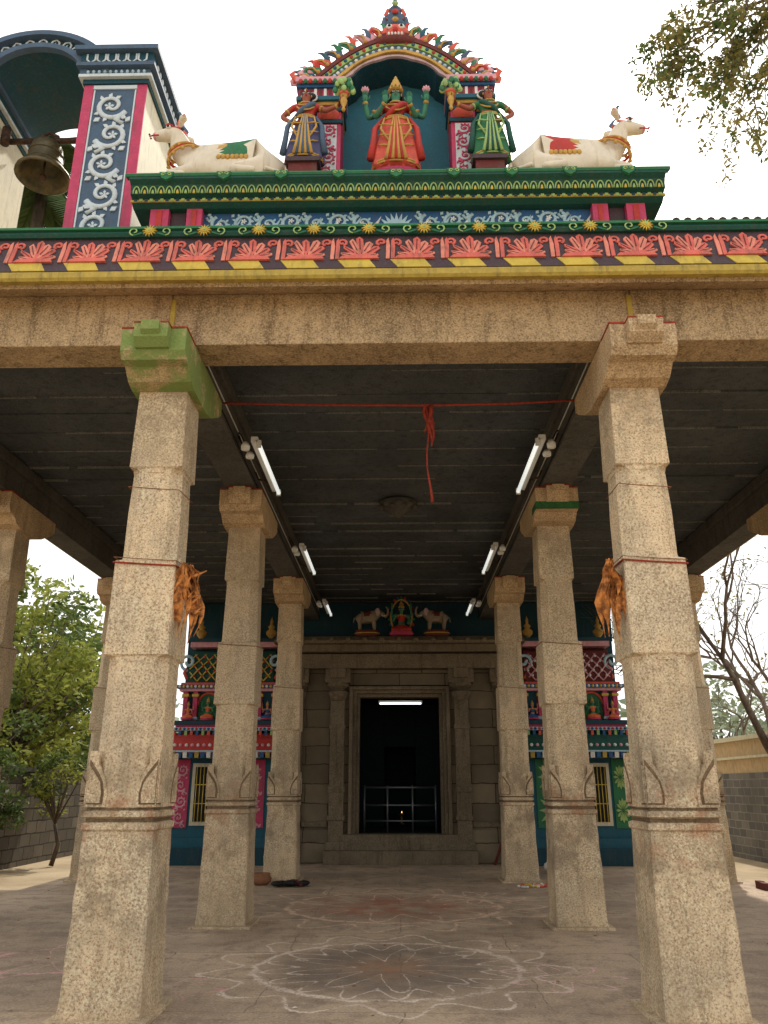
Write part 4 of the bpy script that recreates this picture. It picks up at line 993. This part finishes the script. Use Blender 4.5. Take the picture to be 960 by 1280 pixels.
# ------------------------------------------------------------ trees
def leaves(mb,cen,rad,n,size,mat,shell=.5,droop=0):
    k=mb.m(mat)
    for _ in range(n):
        while True:
            d=Vector((random.uniform(-1,1),random.uniform(-1,1),random.uniform(-1,1)))
            if .05<d.length<1: break
        if random.random()<shell: d=d.normalized()*random.uniform(.75,1.05)
        p=Vector((cen[0]+d.x*rad[0],cen[1]+d.y*rad[1],cen[2]+d.z*rad[2]))
        a=Vector((random.gauss(0,1),random.gauss(0,1),random.gauss(0,.6)-droop)).normalized()
        b=a.cross(Vector((random.gauss(0,1),random.gauss(0,1),random.gauss(0,1)))).normalized()
        s=size*random.uniform(.6,1.3); o=len(mb.v)
        mb.v.extend([tuple(p-a*s),tuple(p+b*s*.42),tuple(p+a*s),tuple(p-b*s*.42)]); mb.f.append([o,o+1,o+2,o+3]); mb.mi.append(k); mb.sm.append(False)
def limb(mb,p,d,l,r,depth,tips,spread=.6,up=.15,shr=.72,jit=.15):
    pts=[Vector(p)];rad=[r]; d=Vector(d).normalized()
    for i in range(4):
        d=(d+Vector((random.gauss(0,jit),random.gauss(0,jit),random.gauss(0,jit)+up*.3))).normalized()
        pts.append(pts[-1]+d*l/4); rad.append(r*(1-.1*(i+1)))
    mb.tube(pts,rad,'bark',n=6 if depth>1 else 5)
    if depth==0: tips.append(pts[-1]); return
    for i in range(random.choice((2,3,3))):
        nd=(d+Vector((random.gauss(0,spread),random.gauss(0,spread),random.gauss(0,spread)+up))).normalized()
        limb(mb,pts[-1] if i else pts[-2],nd,l*shr*random.uniform(.8,1.15),r*.58,depth-1,tips,spread,up,shr,jit)
    if depth<=1: tips.append(pts[-1])
def crown_tree(name,loc,cen,rad,ncl,nper,cr,size,mats,r=.14):
    mb=MB(); base=Vector(loc); cen=Vector(cen); fork=base.lerp(cen,.45)
    mb.tube([base,base.lerp(fork,.5)+Vector((.1,.05,0)),fork],[r,r*.85,r*.7],'bark',n=8)
    for i in range(ncl):
        while True:
            d=Vector((random.uniform(-1,1),random.uniform(-1,1),random.uniform(-1,1)))
            if .35<d.length<1: break
        p=Vector((cen.x+d.x*rad[0],cen.y+d.y*rad[1],cen.z+d.z*rad[2]))
        mid=fork.lerp(p,.5)+Vector((random.gauss(0,.15),random.gauss(0,.15),.2))
        mb.tube([fork,mid,p],[r*.4,r*.22,r*.06],'bark',n=5)
        c=cr*random.uniform(.6,1.25)
        leaves(mb,p,(c,c,c*.7),int(nper*random.uniform(.7,1.2)),size,random.choice(mats),shell=.35,droop=.3)
    return mb.build(name)
random.seed(11)
crown_tree('leafy_tree',(-11.0,22.5,-.1),(-10.9,22.5,4.7),(2.6,2.0,2.8),85,125,.72,.115,['leaf_a','leaf_a','leaf_a','leaf_b'],.16)
crown_tree('leafy_tree.001',(-9.9,19.2,-.1),(-9.9,19.2,2.9),(1.4,1.2,1.5),34,120,.48,.09,['leaf_b','leaf_b','leaf_a'],.09)
crown_tree('leafy_tree.002',(-13.5,30,-.1),(-12.6,30,4.6),(3.4,2.5,3.6),65,90,1.05,.18,['leaf_a','leaf_a','leaf_b'],.2)
crown_tree('leafy_tree.003',(-8.0,19.8,-.1),(-8.1,19.9,1.9),(.6,.7,1.0),14,100,.34,.07,['leaf_b','leaf_a'],.06)
crown_tree('leafy_tree.004',(-8.2,17.2,-.1),(-8.2,17.3,1.6),(.5,.6,.8),12,100,.32,.065,['leaf_b'],.05)
crown_tree('leafy_tree.005',(15.5,40,-.1),(15.5,40,4),(4,3,3),30,60,1.2,.22,['leaf_far'],.2)
mb=MB();tips=[];random.seed(5)
limb(mb,(9.9,20,-.1),(-.05,0,1),3.0,.16,6,tips,spread=.55,up=.12,shr=.72,jit=.16); mb.build('bare_tree')
mb=MB();tips=[]
limb(mb,(12.2,26,-.1),(-.1,0,1),3.0,.18,6,tips,spread=.55,up=.1,shr=.74,jit=.16)
for t_ in tips[::5]: leaves(mb,t_,(.3,.3,.3),6,.09,'leaf_c')
mb.build('bare_tree.001')
mb=MB(); random.seed(21)
mb.tube([(10.2,9.6,-.1),(10.0,9.5,4),(9.4,9.4,8),(8.6,9.3,11.5),(7.6,9.2,13.6)],[.3,.26,.22,.17,.12],'bark',n=10)
def twig(p,d,l,r,dep):
    pts=[Vector(p)];d=Vector(d).normalized()
    for i in range(6):
        d=(d+Vector((random.gauss(0,.12),random.gauss(0,.12),random.gauss(0,.1)-.06))).normalized(); pts.append(pts[-1]+d*l/6)
    mb.tube(pts,[r*(1-.13*i) for i in range(7)],'bark',n=5)
    for i,q_ in enumerate(pts[1:]):
        if dep==0 or i>2: leaves(mb,q_,(.14,.14,.13),13 if dep==0 else 9,.055,random.choice(['leaf_c','leaf_b','leaf_c']),shell=.2,droop=.6)
    if dep>0:
        for i in range(4):
            b=pts[random.randint(2,6)]; nd=(d+Vector((random.gauss(0,.5),random.gauss(0,.5),random.gauss(-.25,.45)))).normalized(); twig(b,nd,l*.6,r*.55,dep-1)
twig((7.6,9.2,13.6),(-1,-.05,-.1),2.4,.04,2)
twig((7.9,9.25,12.9),(-1,-.1,-.08),2.4,.04,2)
twig((7.6,9.2,13.4),(-1,-.3,-.18),2.2,.04,2)
twig((7.6,9.2,13.6),(-.9,.1,.1),3.0,.04,2)
twig((8.6,9.3,11.5),(.3,.2,1),2.5,.08,2)
mb.build('overhanging_tree')
mb=MB(); random.seed(3)
P=(-8.0,14.6); PZ=14.5; mb.tube([(P[0]-.3,P[1],-.1),(P[0]-.2,P[1],5),(P[0],P[1],10),(P[0],P[1],PZ)],[.22,.18,.15,.13],'bark',n=10)
k=mb.m('leaf_palm')
for i in range(30):
    a=2*pi*i/30+random.uniform(-.1,.1); el=random.uniform(-.7,1.1); L_=2.5; pts=[]
    for j in range(11):
        f=j/10; rr=L_*f*math.cos(el)*(1-.15*f); pts.append(Vector((P[0]+rr*math.cos(a),P[1]+rr*math.sin(a),PZ+L_*f*math.sin(el)-1.6*f*f)))
    mb.tube(pts,[.035*(1-.08*j) for j in range(11)],'leaf_palm',n=4)
    for j in range(1,44):
        f=j/44; ii=min(9,int(f*10)); p=pts[ii].lerp(pts[ii+1],f*10-ii); tdir=(pts[ii+1]-pts[ii]).normalized(); side=tdir.cross(Vector((0,0,1))).normalized()
        for sd in(-1,1):
            l=.6*math.sin(pi*min(.95,f+.1))+.1; q1=p+side*sd*l*.8+tdir*l*.5-Vector((0,0,l*.45)); o=len(mb.v)
            mb.v.extend([tuple(p-tdir*.04),tuple(p+tdir*.04),tuple(q1)]); mb.f.append([o,o+1,o+2]); mb.mi.append(k); mb.sm.append(False)
mb.build('coconut_palm')
mb=MB(); random.seed(9)
for i in range(80):
    side=random.choice((-1,1)); x=side*random.uniform(8,60); y=random.uniform(50,70); h=random.uniform(3,7)
    for j in range(3): leaves(mb,(x+random.uniform(-2,2),y,h*.6+random.uniform(-1,1.5)),(2.6,2.2,h*.38),80,.5,'leaf_far')
mb.build('distant_trees')

# ------------------------------------------------------------ light
AZ,EL=math.radians(14),math.radians(52)
w=bpy.data.worlds.new('World'); bpy.context.scene.world=w; w.use_nodes=True; n=w.node_tree.nodes; l=w.node_tree.links
sky=n.new('ShaderNodeTexSky'); sky.sky_type='NISHITA'; sky.sun_disc=False; sky.sun_elevation=EL; sky.sun_rotation=AZ
sky.air_density=1.4; sky.dust_density=5.0; sky.ozone_density=1.0; sky.altitude=0
hs=n.new('ShaderNodeHueSaturation'); hs.inputs['Saturation'].default_value=.5; hs.inputs['Value'].default_value=1.0
mx=n.new('ShaderNodeMix'); mx.data_type='RGBA'; mx.inputs[0].default_value=.6; mx.inputs[7].default_value=(12.0,12.1,12.0,1)
bg=n['Background']; bg.inputs['Strength'].default_value=.15
l.new(sky.outputs[0],hs.inputs['Color']); l.new(hs.outputs[0],mx.inputs[6]); l.new(mx.outputs[2],bg.inputs['Color'])
D=Vector((math.sin(AZ)*math.cos(EL),math.cos(AZ)*math.cos(EL),math.sin(EL)))
sl=bpy.data.lights.new('sun','SUN'); sl.energy=3.5; sl.angle=math.radians(1.5); sl.color=(1,.93,.82)
so=bpy.data.objects.new('sun',sl); so.rotation_euler=D.to_track_quat('Z','Y').to_euler(); bpy.context.scene.collection.objects.link(so)

sc=bpy.context.scene
sc.view_settings.view_transform='Standard'; sc.view_settings.look='None'; sc.view_settings.exposure=0
cam=bpy.data.cameras.new('camera'); co=bpy.data.objects.new('camera',cam); sc.collection.objects.link(co)
co.location=(0,0,1.6); co.rotation_euler=(math.radians(90+19.0),0,math.radians(1.08))
cam.sensor_fit='VERTICAL'; cam.sensor_height=24; cam.lens=24*1000/1280; cam.clip_end=2000
sc.camera=co
